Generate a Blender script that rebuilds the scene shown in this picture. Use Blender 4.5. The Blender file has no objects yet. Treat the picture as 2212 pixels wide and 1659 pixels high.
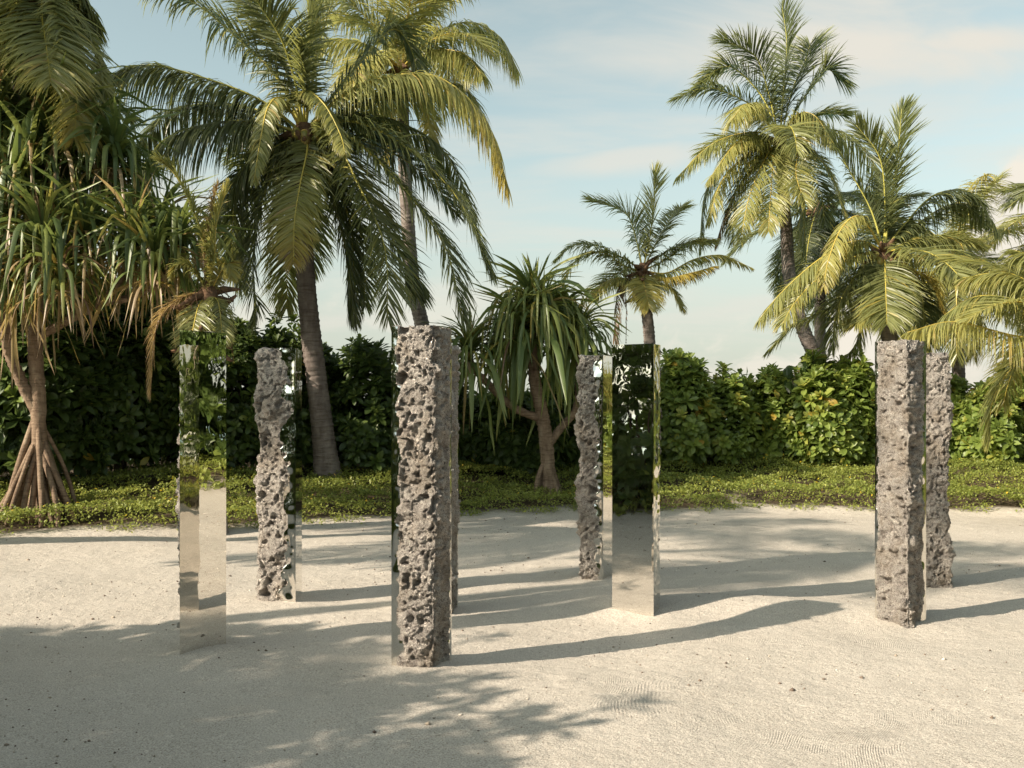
import bpy, math, random
import numpy as np
from mathutils import Vector, Matrix
random.seed(7); rng = np.random.default_rng(11)
S = bpy.context.scene
COL = S.collection
PI = math.pi
rad = math.radians

# ------------------------------------------------------------------ camera
CAMH = 1.645; F = 2150.0; HOR = 889.0      # measured on the photograph at 2212 px wide
cam_d = bpy.data.cameras.new('camera'); cam = bpy.data.objects.new('camera', cam_d); COL.objects.link(cam)
cam_d.sensor_width = 36; cam_d.lens = 36 * F / 2212; cam_d.shift_y = (HOR - 829.5) / 2212
cam_d.clip_start = .1; cam_d.clip_end = 9000
cam.location = (0, 0, CAMH); cam.rotation_euler = (PI / 2, 0, 0)
S.camera = cam
def P(px, py, d):
    "a point at depth d that the photograph shows at px, py"
    return np.array([(px - 1106) / F * d, d, CAMH + (HOR - py) / F * d])

# ------------------------------------------------------------------ light
SUN_EL = rad(31); SUN_AZ_DIR = Vector((-.885, -.465))       # where the sun stands: behind left
sun_d = bpy.data.lights.new('sun', 'SUN'); sun = bpy.data.objects.new('sun', sun_d); COL.objects.link(sun)
sun_d.energy = 4.9; sun_d.angle = rad(.53); sun_d.color = (1.0, .87, .70)
sv = Vector((SUN_AZ_DIR.x * math.cos(SUN_EL), SUN_AZ_DIR.y * math.cos(SUN_EL), math.sin(SUN_EL)))
sun.rotation_euler = sv.to_track_quat('Z', 'Y').to_euler()
sun.location = (-30, -16, 20)
W = bpy.data.worlds.new('World'); S.world = W; W.use_nodes = True
VS = S.view_settings
VS.view_transform = 'Standard'; VS.look = 'None'; VS.gamma = 1; VS.exposure = 0.78
S.display_settings.display_device = 'sRGB'

class NT:
    def __init__(s, tree): s.t = tree; s.n = tree.nodes; s.l = tree.links
    def add(s, typ, ins=None, **kw):
        n = s.n.new(typ)
        for k, v in kw.items(): setattr(n, k, v)
        for k, v in (ins or {}).items():
            if isinstance(v, bpy.types.NodeSocket): s.l.new(v, n.inputs[k])
            else: n.inputs[k].default_value = v
        return n
    def m(s, op, a, b=None, c=None, clamp=False):
        ins = {0: a}
        if b is not None: ins[1] = b
        if c is not None: ins[2] = c
        return s.add('ShaderNodeMath', ins, operation=op, use_clamp=clamp).outputs[0]
    def mix(s, f, a, b, bt='MIX'):
        n = s.add('ShaderNodeMix', None, data_type='RGBA', blend_type=bt)
        for i, v in ((0, f), (6, a), (7, b)):
            if isinstance(v, bpy.types.NodeSocket): s.l.new(v, n.inputs[i])
            else: n.inputs[i].default_value = v
        return n.outputs[2]
    def ramp(s, f, stops, interp='LINEAR'):
        n = s.add('ShaderNodeValToRGB', {0: f}); r = n.color_ramp; r.interpolation = interp
        while len(r.elements) < len(stops): r.elements.new(.5)
        for e, (p, c) in zip(r.elements, stops):
            e.position = p; e.color = c if len(c) == 4 else (*c, 1)
        return n.outputs[0]
    def smooth(s, x, a, b):
        n = s.add('ShaderNodeMapRange', {0: x, 1: a, 2: b, 3: 0.0, 4: 1.0}, interpolation_type='SMOOTHSTEP'); return n.outputs[0]
    def noise(s, vec, scale, detail=4, rough=.55, dist=0.0):
        return s.add('ShaderNodeTexNoise', {'Vector': vec, 'Scale': scale, 'Detail': detail, 'Roughness': rough, 'Distortion': dist}).outputs[0]
    def xyz(s, x, y, z):
        return s.add('ShaderNodeCombineXYZ', {0: x, 1: y, 2: z}).outputs[0]

wt = NT(W.node_tree); W.node_tree.nodes.clear()
sky = wt.add('ShaderNodeTexSky', sky_type='NISHITA', sun_disc=False)
sky.sun_elevation = SUN_EL; sky.sun_rotation = math.atan2(SUN_AZ_DIR.x, SUN_AZ_DIR.y)
sky.altitude = 0; sky.air_density = 1.0; sky.dust_density = 2.2; sky.ozone_density = 1.0
tc = wt.add('ShaderNodeTexCoord').outputs['Generated']
sp = wt.add('ShaderNodeSeparateXYZ', {0: tc})
X, Y, Z = sp.outputs
zz = wt.m('MAXIMUM', Z, 0.0)
inv = wt.m('DIVIDE', 1.0, wt.m('ADD', zz, .16))
pu, pv = wt.m('MULTIPLY', X, inv), wt.m('MULTIPLY', Y, inv)
cv = wt.xyz(wt.m('ADD', wt.m('MULTIPLY', pu, .55), wt.m('MULTIPLY', pv, .12)), wt.m('MULTIPLY', pv, 1.25), 3.3)
n1 = wt.noise(cv, 1.35, 9, .58, .35)
veil = wt.smooth(n1, .46, .68)
# a big thin cream cloud stands high on the right, a heap cloud low on the right
yy = wt.m('MAXIMUM', Y, .05)
U, V = wt.m('DIVIDE', X, yy), wt.m('DIVIDE', Z, yy)
front = wt.smooth(Y, .15, .4)
nb = wt.noise(wt.xyz(wt.m('MULTIPLY', U, 2.2), wt.m('MULTIPLY', V, 6.0), 1.7), 1.6, 8, .55, .5)
def ell(u, v, a, b, tilt=0.0, lo=1.15, hi=.25, amt=.9):
    du, dv = wt.m('SUBTRACT', U, u), wt.m('SUBTRACT', V, v)
    dv = wt.m('SUBTRACT', dv, wt.m('MULTIPLY', du, tilt))
    q = wt.m('ADD', wt.m('POWER', wt.m('DIVIDE', du, a), 2.0), wt.m('POWER', wt.m('DIVIDE', dv, b), 2.0))
    q = wt.m('ADD', wt.m('POWER', q, .5), wt.m('MULTIPLY', wt.m('SUBTRACT', nb, .5), -amt * 2))
    return wt.smooth(q, lo, hi)
big = ell(.33, .362, .32, .062, -.02)
big2 = ell(.12, .255, .12, .020, .10)
big3 = ell(.46, .372, .16, .03, .05)
nc = wt.noise(wt.xyz(wt.m('MULTIPLY', U, 9.0), wt.m('MULTIPLY', V, 14.0), 5.1), 1.0, 8, .6, .3)
def puff(u, v, a, b, amt=.9):
    du, dv = wt.m('SUBTRACT', U, u), wt.m('SUBTRACT', V, v)
    q = wt.m('ADD', wt.m('POWER', wt.m('DIVIDE', du, a), 2.0), wt.m('POWER', wt.m('DIVIDE', dv, b), 2.0))
    q = wt.m('ADD', wt.m('POWER', q, .5), wt.m('MULTIPLY', wt.m('SUBTRACT', nc, .5), -amt * 2))
    return wt.smooth(q, 1.1, .8)
cum = wt.m('MAXIMUM', puff(.57, .17, .115, .10), puff(.36, .05, .07, .045, 1.3))
heap = wt.m('MAXIMUM', cum, wt.m('MULTIPLY', wt.smooth(nc, .47, .62), wt.m('MULTIPLY', wt.smooth(V, .17, .05), .7)))
heap = wt.m('MULTIPLY', heap, front)
bigm = wt.m('MULTIPLY', wt.m('MAXIMUM', big, wt.m('MAXIMUM', wt.m('MULTIPLY', big2, .7), big3)), front)
SKYS = .15
skyc = wt.add('ShaderNodeHueSaturation', {'Saturation': .50, 'Value': 1.0, 'Color': sky.outputs[0]}).outputs[0]
skyc = wt.mix(1.0, skyc, (.71, .80, .705, 1), 'MULTIPLY')
cl = wt.m('MULTIPLY', wt.m('MAXIMUM', wt.m('MULTIPLY', veil, .55), wt.m('MULTIPLY', bigm, .95)), wt.smooth(Z, -.02, .06))
CW = lambda r, g, b: (r / SKYS / 2 ** VS.exposure, g / SKYS / 2 ** VS.exposure, b / SKYS / 2 ** VS.exposure, 1)   # radiance that shows as r, g, b
hz = wt.smooth(zz, .30, .0)
skyc = wt.mix(wt.m('MULTIPLY', hz, .80), skyc, CW(.70, .71, .61))
skyc = wt.mix(cl, skyc, CW(.83, .79, .70))
skyc = wt.mix(wt.m('MULTIPLY', heap, .95), skyc, CW(.93, .86, .74))
bg = wt.add('ShaderNodeBackground', {'Color': skyc, 'Strength': SKYS})
wo = wt.add('ShaderNodeOutputWorld', {'Surface': bg.outputs[0]})

# ------------------------------------------------------------------ numpy noise
PERM = rng.permutation(4096)
def _h(i, j, k):
    return PERM[(PERM[(PERM[i & 4095] + j) & 4095] + k) & 4095]
RV = rng.random(4096)
def vnoise(p, sc, seed=0):
    q = p * sc + seed * 17.31 + 300.0
    i = np.floor(q).astype(np.int64); f = q - i; f = f * f * f * (f * (f * 6 - 15) + 10)
    r = 0
    for a in (0, 1):
        for b in (0, 1):
            for c in (0, 1):
                w = (f[:, 0] if a else 1 - f[:, 0]) * (f[:, 1] if b else 1 - f[:, 1]) * (f[:, 2] if c else 1 - f[:, 2])
                r = r + w * RV[_h(i[:, 0] + a, i[:, 1] + b, i[:, 2] + c)]
    return r * 2 - 1
def fbm(p, sc, n=4, seed=0, gain=.5):
    r = 0; a = 1
    for o in range(n):
        r = r + a * vnoise(p, sc * 2.03 ** o, seed + o); a *= gain
    return r
def worley(p, sc, seed=0):
    q = p * sc + seed * 9.7 + 300.0
    i = np.floor(q).astype(np.int64); f1 = np.full(len(p), 9.0); idv = np.zeros(len(p))
    for a in (-1, 0, 1):
        for b in (-1, 0, 1):
            for c in (-1, 0, 1):
                h = _h(i[:, 0] + a, i[:, 1] + b, i[:, 2] + c)
                d = (i[:, 0] + a + RV[h] - q[:, 0]) ** 2 + (i[:, 1] + b + RV[(h + 611) & 4095] - q[:, 1]) ** 2 + (i[:, 2] + c + RV[(h + 1777) & 4095] - q[:, 2]) ** 2
                m = d < f1; f1[m] = d[m]; idv[m] = RV[(h[m] + 333) & 4095]
    return np.sqrt(f1), idv
def sstep(a, b, x):
    t = np.clip((x - a) / (b - a), 0, 1); return t * t * (3 - 2 * t)

# ------------------------------------------------------------------ mesh helpers
def mesh(name, verts, faces, mat=None, smooth=True, tint=None):
    me = bpy.data.meshes.new(name)
    verts = np.asarray(verts, dtype=np.float32)
    if isinstance(faces, np.ndarray):
        nf, k = faces.shape
        me.vertices.add(len(verts)); me.vertices.foreach_set('co', verts.ravel())
        me.loops.add(nf * k); me.loops.foreach_set('vertex_index', faces.astype(np.int32).ravel())
        me.polygons.add(nf); me.polygons.foreach_set('loop_start', np.arange(0, nf * k, k, dtype=np.int32))
        try: me.polygons.foreach_set('loop_total', np.full(nf, k, dtype=np.int32))
        except Exception: pass
        me.update(calc_edges=True)
    else:
        me.from_pydata([tuple(map(float, v)) for v in verts], [], faces)
    if mat:
        for mm in (mat if isinstance(mat, (list, tuple)) else [mat]): me.materials.append(mm)
    if smooth: me.polygons.foreach_set('use_smooth', np.ones(len(me.polygons), dtype=bool))
    if tint is not None:
        a = me.attributes.new('tint', 'FLOAT', 'POINT'); a.data.foreach_set('value', np.asarray(tint, dtype=np.float32))
    me.validate(); me.update()
    return me
def link(name, me, parent=None, loc=None, rz=None, mat4=None):
    o = bpy.data.objects.new(name, me); COL.objects.link(o)
    if parent is not None: o.parent = parent
    if mat4 is not None: o.matrix_local = mat4
    if loc is not None: o.location = loc
    if rz is not None: o.rotation_euler = (0, 0, rz)
    return o
def thing(name, label, cat, loc=(0, 0, 0), group=None):
    o = bpy.data.objects.new(name, None); COL.objects.link(o); o.location = loc; o.empty_display_size = .2
    o['label'] = label; o['category'] = cat
    if group: o['group'] = group
    return o
def kind(o, k, label=None):
    o['kind'] = k
    if label: o['label'] = label
    return o
def spline(pts, n):
    "smooth curve through the points"
    pts = np.array(pts, float)
    if len(pts) == 2: return np.linspace(pts[0], pts[1], n)
    q = np.vstack([2 * pts[0] - pts[1], pts, 2 * pts[-1] - pts[-2]])
    out = []
    u = np.linspace(0, len(pts) - 1 - 1e-6, n)
    for t in u:
        i = int(t); f = t - i; a, b, c, d = q[i:i + 4]
        out.append(.5 * (2 * b + (c - a) * f + (2 * a - 5 * b + 4 * c - d) * f * f + (3 * b - a - 3 * c + d) * f ** 3))
    return np.array(out)
def tube(pts, radii, sides=10, cap=True):
    pts = np.array(pts, float); n = len(pts); T = np.gradient(pts, axis=0); T /= np.linalg.norm(T, axis=1)[:, None] + 1e-9
    ref = np.array([0.3, 1, .1]) if abs(T[0][1]) < .8 else np.array([1, .2, .1])
    V = []
    A = np.cross(T[0], ref); A /= np.linalg.norm(A)
    for i in range(n):
        A = A - T[i] * A.dot(T[i]); A /= np.linalg.norm(A) + 1e-9; B = np.cross(T[i], A)
        th = np.arange(sides) * 2 * PI / sides
        r = radii[i] if np.ndim(radii[i]) else np.full(sides, radii[i])
        V.append(pts[i] + np.cos(th)[:, None] * A * r[:, None] + np.sin(th)[:, None] * B * r[:, None])
    V = np.vstack(V)
    i, j = np.meshgrid(np.arange(n - 1), np.arange(sides), indexing='ij')
    a = (i * sides + j).ravel(); b = (i * sides + (j + 1) % sides).ravel()
    Fq = np.stack([a, b, b + sides, a + sides], 1)
    if cap:
        V = np.vstack([V, pts[0], pts[-1]]); k = len(V)
        s = np.arange(sides); s2 = (s + 1) % sides
        c0 = np.stack([s2, s, np.full(sides, k - 2), np.full(sides, k - 2)], 1)
        e = (n - 1) * sides
        c1 = np.stack([e + s, e + s2, np.full(sides, k - 1), np.full(sides, k - 1)], 1)
        return V, Fq, np.vstack([c0, c1])[:, :3]
    return V, Fq, None
def join(parts):
    "list of (V, F[, tint]) with quads -> one"
    Vs, Fs, Ts = [], [], []; o = 0
    for p in parts:
        Vs.append(p[0]); Fs.append(p[1] + o); o += len(p[0])
        if len(p) > 2: Ts.append(p[2])
    return np.vstack(Vs), np.vstack(Fs), (np.concatenate(Ts) if Ts else None)
def tube_mesh(name, lst, mat):
    Vs, Fs = [], []; o = 0
    for V, Fq, C in lst:
        Vs.append(V); Fs += [tuple(map(int, f + o)) for f in Fq]
        if C is not None: Fs += [tuple(map(int, f + o)) for f in C]
        o += len(V)
    return mesh(name, np.vstack(Vs), Fs, mat)

# ------------------------------------------------------------------ materials
def newmat(name):
    m = bpy.data.materials.new(name); m.use_nodes = True; m.node_tree.nodes.clear(); t = NT(m.node_tree); return m, t
def out(t, sh, disp=None):
    t.add('ShaderNodeOutputMaterial', {'Surface': sh})
def leafmat(name, stops, trans=.35, rough=.42, spec=.5, vein=0.0, objvar=.25, tcol=(1.0, .95, .50)):
    m, t = newmat(name)
    a = t.add('ShaderNodeAttribute', attribute_name='tint').outputs['Fac']
    oi = t.add('ShaderNodeObjectInfo').outputs['Random']
    f = t.m('ADD', a, t.m('MULTIPLY', t.m('SUBTRACT', oi, .5), objvar))
    c = t.ramp(f, stops)
    tcd = t.add('ShaderNodeTexCoord').outputs['Object']
    nz = t.noise(tcd, 14.0, 3, .6)
    c = t.mix(t.m('MULTIPLY', nz, .30), c, t.mix(1.0, c, (.62, .60, .45, 1), 'MULTIPLY'))
    b = t.add('ShaderNodeBsdfPrincipled', {'Base Color': c, 'Roughness': rough, 'Specular IOR Level': spec})
    tcl = t.mix(1.0, c, (*tcol, 1), 'MULTIPLY')
    tcl = t.add('ShaderNodeHueSaturation', {'Saturation': .88, 'Value': 2.3, 'Color': tcl}).outputs[0]
    tr = t.add('ShaderNodeBsdfTranslucent', {'Color': tcl})
    mx = t.add('ShaderNodeMixShader', {0: trans, 1: b.outputs[0], 2: tr.outputs[0]})
    out(t, mx.outputs[0]); return m
# tint 0 = dark green ... .5 yellow green ... .8 yellow ... 1 dry brown
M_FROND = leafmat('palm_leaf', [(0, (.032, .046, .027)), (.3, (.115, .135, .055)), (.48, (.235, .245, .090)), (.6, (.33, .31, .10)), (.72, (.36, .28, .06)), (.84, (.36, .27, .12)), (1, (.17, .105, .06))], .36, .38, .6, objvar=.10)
M_PAND = leafmat('screwpine_leaf', [(0, (.032, .055, .025)), (.35, (.105, .150, .046)), (.55, (.22, .25, .07)), (.72, (.30, .22, .045)), (.85, (.33, .24, .15)), (1, (.15, .09, .055))], .28, .42, .5, objvar=.26)
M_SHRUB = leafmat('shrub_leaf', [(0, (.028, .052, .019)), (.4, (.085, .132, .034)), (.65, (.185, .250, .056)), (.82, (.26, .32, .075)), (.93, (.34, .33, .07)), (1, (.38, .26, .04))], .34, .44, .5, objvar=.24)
M_COVER = leafmat('ground_cover_leaf', [(0, (.08, .12, .025)), (.5, (.26, .30, .07)), (.85, (.42, .43, .11)), (.93, (.55, .40, .03)), (1, (.6, .42, .03))], .3, .5, .4, objvar=0.0)

def barkmat(name, c1, c2, c3, ring=0.0, scale=6.0):
    m, t = newmat(name)
    tcd = t.add('ShaderNodeTexCoord').outputs['Object']
    mp = t.add('ShaderNodeMapping', {'Vector': tcd, 'Scale': (1, 1, .35)}).outputs[0]
    n = t.noise(mp, scale, 6, .65); n2 = t.noise(tcd, scale * 6, 4, .6)
    mp3 = t.add('ShaderNodeMapping', {'Vector': tcd, 'Scale': (.6, .6, 5.0)}).outputs[0]
    n3 = t.noise(mp3, scale, 4, .6)
    c = t.ramp(n, [(.3, c1), (.55, c2), (.78, c3)])
    c = t.mix(t.smooth(n3, .45, .75), c, t.mix(1.0, c, (.5, .46, .44, 1), 'MULTIPLY'))
    bp = t.add('ShaderNodeBump', {'Strength': .7, 'Distance': .02, 'Height': t.m('ADD', n3, t.m('MULTIPLY', n2, .6))})
    b = t.add('ShaderNodeBsdfPrincipled', {'Base Color': c, 'Roughness': .85, 'Specular IOR Level': .2, 'Normal': bp.outputs[0]})
    out(t, b.outputs[0]); return m
M_PTRUNK = barkmat('palm_trunk_bark', (.12, .095, .085), (.23, .195, .175), (.34, .295, .27))
M_SCREWB = barkmat('screwpine_bark', (.15, .10, .07), (.28, .20, .14), (.40, .32, .235), scale=9)
M_WOOD = barkmat('shrub_stem_bark', (.10, .075, .06), (.19, .14, .11), (.27, .21, .17), scale=9)
M_RIB = leafmat('palm_midrib', [(0, (.16, .17, .04)), (.4, (.46, .42, .09)), (.8, (.55, .38, .07)), (1, (.16, .10, .06))], .05, .4, .5, objvar=0)
M_FIBRE = barkmat('palm_fibre', (.07, .045, .03), (.17, .10, .06), (.30, .19, .11), scale=14)
m, t = newmat('coconut_husk')
tcd = t.add('ShaderNodeTexCoord').outputs['Object']
b = t.add('ShaderNodeBsdfPrincipled', {'Base Color': t.ramp(t.noise(tcd, 9, 3), [(.3, (.14, .16, .03)), (.7, (.30, .20, .05))]), 'Roughness': .45}); out(t, b.outputs[0]); M_NUT = m

# mirror metal
m, t = newmat('polished_steel')
tcd = t.add('ShaderNodeTexCoord').outputs['Object']
mp = t.add('ShaderNodeMapping', {'Vector': tcd, 'Scale': (1.0, 1.0, .55)}).outputs[0]
hgt = t.add('ShaderNodeSeparateXYZ', {0: tcd}).outputs[2]
nz = t.noise(mp, 7.0, 2, .4, .4)
bp = t.add('ShaderNodeBump', {'Strength': t.m('ADD', .06, t.m('MULTIPLY', t.smooth(hgt, 1.5, 2.2), .08)), 'Distance': .010, 'Height': nz})
dust = t.noise(tcd, 160.0, 3, .6); lowd = t.smooth(hgt, .35, .0)
spk = t.m('MULTIPLY', t.smooth(dust, .62, .70), t.m('ADD', .06, t.m('MULTIPLY', lowd, .30)))
b = t.add('ShaderNodeBsdfPrincipled', {'Base Color': (.80, .775, .73, 1), 'Metallic': 1.0, 'Roughness': t.m('ADD', t.m('MULTIPLY', t.smooth(t.noise(tcd, 5.0, 5, .7, 1.0), .5, .75), .07), t.m('ADD', .010, t.m('MULTIPLY', lowd, .05))), 'Normal': bp.outputs[0]})
d = t.add('ShaderNodeBsdfPrincipled', {'Base Color': (.5, .44, .36, 1), 'Roughness': .8})
mx = t.add('ShaderNodeMixShader', {0: spk, 1: b.outputs[0], 2: d.outputs[0]}); out(t, mx.outputs[0]); M_MIRROR = m
# cast coral rock with a metallic glitter
m, t = newmat('cast_coral_rock')
tcd = t.add('ShaderNodeTexCoord').outputs['Object']
n1 = t.noise(tcd, 12.0, 6, .65); n2 = t.noise(tcd, 95.0, 4, .7)
n4 = t.noise(tcd, 4.0, 3, .6)
v = t.add('ShaderNodeTexVoronoi', {'Vector': tcd, 'Scale': 75.0, 'Randomness': 1.0}).outputs['Distance']
c = t.ramp(n1, [(.28, (.29, .262, .24)), (.5, (.48, .44, .40)), (.75, (.68, .63, .57))])
c = t.mix(t.smooth(n2, .50, .34), c, (.07, .052, .046, 1))
g = t.noise(tcd, 240.0, 2, .7)
c = t.mix(t.smooth(g, .60, .68), c, (.75, .68, .6, 1))
c = t.mix(t.smooth(g, .42, .34), c, (.08, .06, .055, 1))
c = t.mix(t.m('MULTIPLY', t.smooth(n4, .45, .68), .5), c, (.27, .215, .155, 1))
h = t.m('SUBTRACT', t.m('ADD', t.m('ADD', t.m('MULTIPLY', n2, .9), t.m('MULTIPLY', g, .35)), t.m('MULTIPLY', n1, .8)), t.m('MULTIPLY', t.smooth(v, .35, .1), .35))
bp = t.add('ShaderNodeBump', {'Strength': 1.0, 'Distance': .022, 'Height': h})
b = t.add('ShaderNodeBsdfPrincipled', {'Base Color': c, 'Metallic': .5, 'Roughness': t.ramp(n2, [(.35, (.60,) * 3), (.62, (.22,) * 3)]), 'Specular IOR Level': .55, 'Normal': bp.outputs[0]})
out(t, b.outputs[0]); M_ROCK = m

# sand
m, t = newmat('coral_sand')
tcd = t.add('ShaderNodeTexCoord').outputs['Object']
soil = t.add('ShaderNodeAttribute', attribute_name='tint').outputs['Fac']
g1 = t.noise(tcd, 260.0, 3, .7); g2 = t.noise(tcd, 75.0, 3, .65); g3 = t.noise(tcd, 1.1, 5, .6)
vo = t.add('ShaderNodeTexVoronoi', {'Vector': tcd, 'Scale': 42.0, 'Randomness': 1.0})
vo2 = t.add('ShaderNodeTexVoronoi', {'Vector': tcd, 'Scale': 19.0, 'Randomness': 1.0})
c = t.ramp(g3, [(.3, (.470, .426, .374)), (.7, (.525, .478, .424))])
gq = t.noise(tcd, 55.0, 4, .75)
c = t.mix(t.m('MULTIPLY', t.smooth(gq, .46, .34), .45), c, (.30, .25, .20, 1))
c = t.mix(t.m('MULTIPLY', t.smooth(gq, .56, .68), .5), c, (.76, .70, .62, 1))
gm = t.noise(tcd, 120.0, 2, .7)
c = t.mix(t.m('MULTIPLY', t.smooth(gm, .52, .66), .60), c, (.78, .72, .62, 1))
c = t.mix(t.m('MULTIPLY', t.smooth(gm, .47, .36), .78), c, (.27, .22, .18, 1))
pm = t.m('MULTIPLY', t.smooth(vo.outputs['Distance'], .20, .12), t.smooth(t.noise(tcd, 5.0, 3, .6), .42, .60))
c = t.mix(t.m('MULTIPLY', pm, .75), c, (.17, .125, .10, 1))
pm2 = t.m('MULTIPLY', t.smooth(vo2.outputs['Distance'], .10, .05), t.smooth(t.noise(tcd, 3.3, 3, .6), .5, .6))
c = t.mix(t.m('MULTIPLY', pm2, .5), c, t.mix(t.m('GREATER_THAN', t.noise(tcd, 21.0), .5), (.16, .12, .10, 1), (.72, .68, .60, 1)))
# rake marks: patches where a rake left fine curved grooves
warp = t.add('ShaderNodeVectorMath', {0: tcd, 1: t.add('ShaderNodeVectorMath', {0: t.add('ShaderNodeTexNoise', {'Vector': tcd, 'Scale': .45, 'Detail': 2.0}).outputs['Color'], 'Scale': 1.2}, operation='SCALE').outputs[0]}, operation='ADD').outputs[0]
def rake(ang, sc, mask_scale, seed, lo, hi):
    mp = t.add('ShaderNodeMapping', {'Vector': warp, 'Rotation': (0, 0, rad(ang))}).outputs[0]
    wv = t.add('ShaderNodeTexWave', {'Vector': mp, 'Scale': sc, 'Distortion': 2.2, 'Detail': 3.0, 'Detail Scale': 2.5, 'Detail Roughness': .7}, wave_type='BANDS', bands_direction='X').outputs['Fac']
    mk = t.noise(t.add('ShaderNodeVectorMath', {0: tcd, 1: (seed, seed * .7, 0)}, operation='ADD').outputs[0], mask_scale, 3, .55)
    return t.m('MULTIPLY', wv, t.smooth(mk, lo, hi))
brk = t.smooth(t.noise(tcd, 7.0, 3, .6), .40, .58)
r1 = rake(62, 22.0, .75, 3.1, .44, .64); r2 = rake(108, 19.0, .9, 9.4, .46, .66); r3 = rake(20, 20.0, 1.1, 15.2, .5, .66)
hs = t.m('ADD', t.m('MULTIPLY', t.m('MULTIPLY', t.m('ADD', t.m('ADD', r1, r2), r3), .28), brk), t.m('ADD', t.m('MULTIPLY', g2, .55), t.m('MULTIPLY', g1, .30)))
hs = t.m('ADD', hs, t.m('MULTIPLY', t.noise(tcd, 9.0, 5, .65), 2.2))
hs = t.m('ADD', hs, t.m('MULTIPLY', pm, .4))
bp = t.add('ShaderNodeBump', {'Strength': .85, 'Distance': .013, 'Height': hs})
c = t.mix(soil, c, t.ramp(t.noise(tcd, 8.0, 5, .7), [(.3, (.05, .04, .028)), (.7, (.15, .11, .075))]))
b = t.add('ShaderNodeBsdfPrincipled', {'Base Color': c, 'Roughness': .95, 'Specular IOR Level': .12, 'Normal': bp.outputs[0]})
out(t, b.outputs[0]); M_SAND = m
m, t = newmat('lagoon_water')
tcd = t.add('ShaderNodeTexCoord').outputs['Object']
bp = t.add('ShaderNodeBump', {'Strength': .4, 'Distance': .1, 'Height': t.noise(tcd, .8, 5, .6)})
b = t.add('ShaderNodeBsdfPrincipled', {'Base Color': (.10, .36, .38, 1), 'Roughness': .12, 'Normal': bp.outputs[0]}); out(t, b.outputs[0]); M_SEA = m

# ------------------------------------------------------------------ terrain
EDGE = np.array([P(-60, 1168, 12.6)[:2], P(0, 1168, 12.7)[:2], P(190, 1155, 13.2)[:2], P(370, 1150, 13.45)[:2], P(500, 1148, 13.7)[:2], P(650, 1135, 14.3)[:2], P(850, 1128, 14.9)[:2],
                 P(980, 1115, 15.6)[:2], P(1100, 1110, 16.0)[:2], P(1250, 1105, 16.5)[:2], P(1430, 1107, 16.3)[:2], P(1500, 1112, 16.0)[:2], P(1640, 1103, 16.7)[:2],
                 P(1890, 1108, 16.3)[:2], P(2060, 1108, 16.2)[:2], P(2212, 1112, 15.9)[:2], (10.2, 14.5), (12.2, 10.5), (12.4, 6), (11.2, 1.5), (9, -2), (5, -4.3), (1, -4.0), (-1.2, -1.6), (-2.4, .6),
                 (-3.4, 2.2), (-5.4, 4.0), (-7.6, 6.6), (-8.8, 9.6), (-8.6, 12.0)])
def sdist(x, y):
    "distance outside the clearing (negative inside)"
    p = np.stack([x, y], 1); d = np.full(len(p), 1e9); ins = np.zeros(len(p), bool)
    n = len(EDGE)
    for i in range(n):
        a, b = EDGE[i], EDGE[(i + 1) % n]; ab = b - a; tt = np.clip(((p - a) @ ab) / (ab @ ab), 0, 1)
        d = np.minimum(d, np.linalg.norm(p - a - tt[:, None] * ab, axis=1))
        c = ((a[1] > y) != (b[1] > y)) & (x < (b[0] - a[0]) * (y - a[1]) / (b[1] - a[1] + 1e-12) + a[0]); ins ^= c
    return np.where(ins, -d, d)
def ground(x, y, s=None):
    x = np.asarray(x, float); y = np.asarray(y, float)
    if s is None: s = sdist(x, y)
    q = np.stack([x, y, np.zeros_like(x)], 1)
    z = .028 * vnoise(q, .55, 3) + .016 * vnoise(q, 1.3, 4) + .006 * vnoise(q, 3.7, 5) + .003 * vnoise(q, 8.1, 6)
    # the low ridge of piled sand between the mirrored column and the column pair
    xr, yr = (x - 2.35), (y - 8.35) + .25 * (x - 2.3)
    z = z + .075 * np.exp(-(yr / .42) ** 2) * np.exp(-(xr / 1.35) ** 2)
    # little heaps round some column feet
    for hx, hy, a in ((-2.1, 6.95, .022), (1.03, 8.3, .03), (-2.05, 8.85, .03), (3.98, 9.5, .035), (.85, 9.97, .025), (-.6, 6.58, .018), (3.07, 7.88, .022), (-.63, 8.4, .02)):
        z = z + a * np.exp(-(((x - hx) ** 2 + (y - hy) ** 2) / .10)) * (1 + .9 * vnoise(q, 3.1, 44))
    z = z - .024 + .07 * sstep(-.5, .3, s) + .52 * sstep(0, 4.2, s) - 2.4 * sstep(9, 24, s)
    return z
def gz(x, y): return float(ground(np.array([x]), np.array([y]))[0])
def axis(lo, hi, f0, f1, fine, coarse):
    return np.concatenate([np.arange(lo, f0, coarse), np.arange(f0, f1, fine), np.arange(f1, hi + coarse, coarse)])
xs = axis(-60, 60, -7, 9.2, .045, 1.2); ys = axis(-60, 70, 3.8, 17.2, .045, 1.2)
gx, gy = np.meshgrid(xs, ys); gs = sdist(gx.ravel(), gy.ravel())
gzz = ground(gx.ravel(), gy.ravel(), gs)
V = np.stack([gx.ravel(), gy.ravel(), gzz], 1)
nx, ny = len(xs), len(ys)
i, j = np.meshgrid(np.arange(ny - 1), np.arange(nx - 1), indexing='ij'); a = (i * nx + j).ravel()
Fq = np.stack([a, a + 1, a + nx + 1, a + nx], 1)
edge_n = fbm(V * np.array([1, 1, 0]), 2.2, 3, 21) * .26
link_sand = link('sand', mesh('sand', V, Fq, M_SAND, tint=sstep(.05, .6, gs + edge_n)))
kind(link_sand, 'structure')
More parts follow.
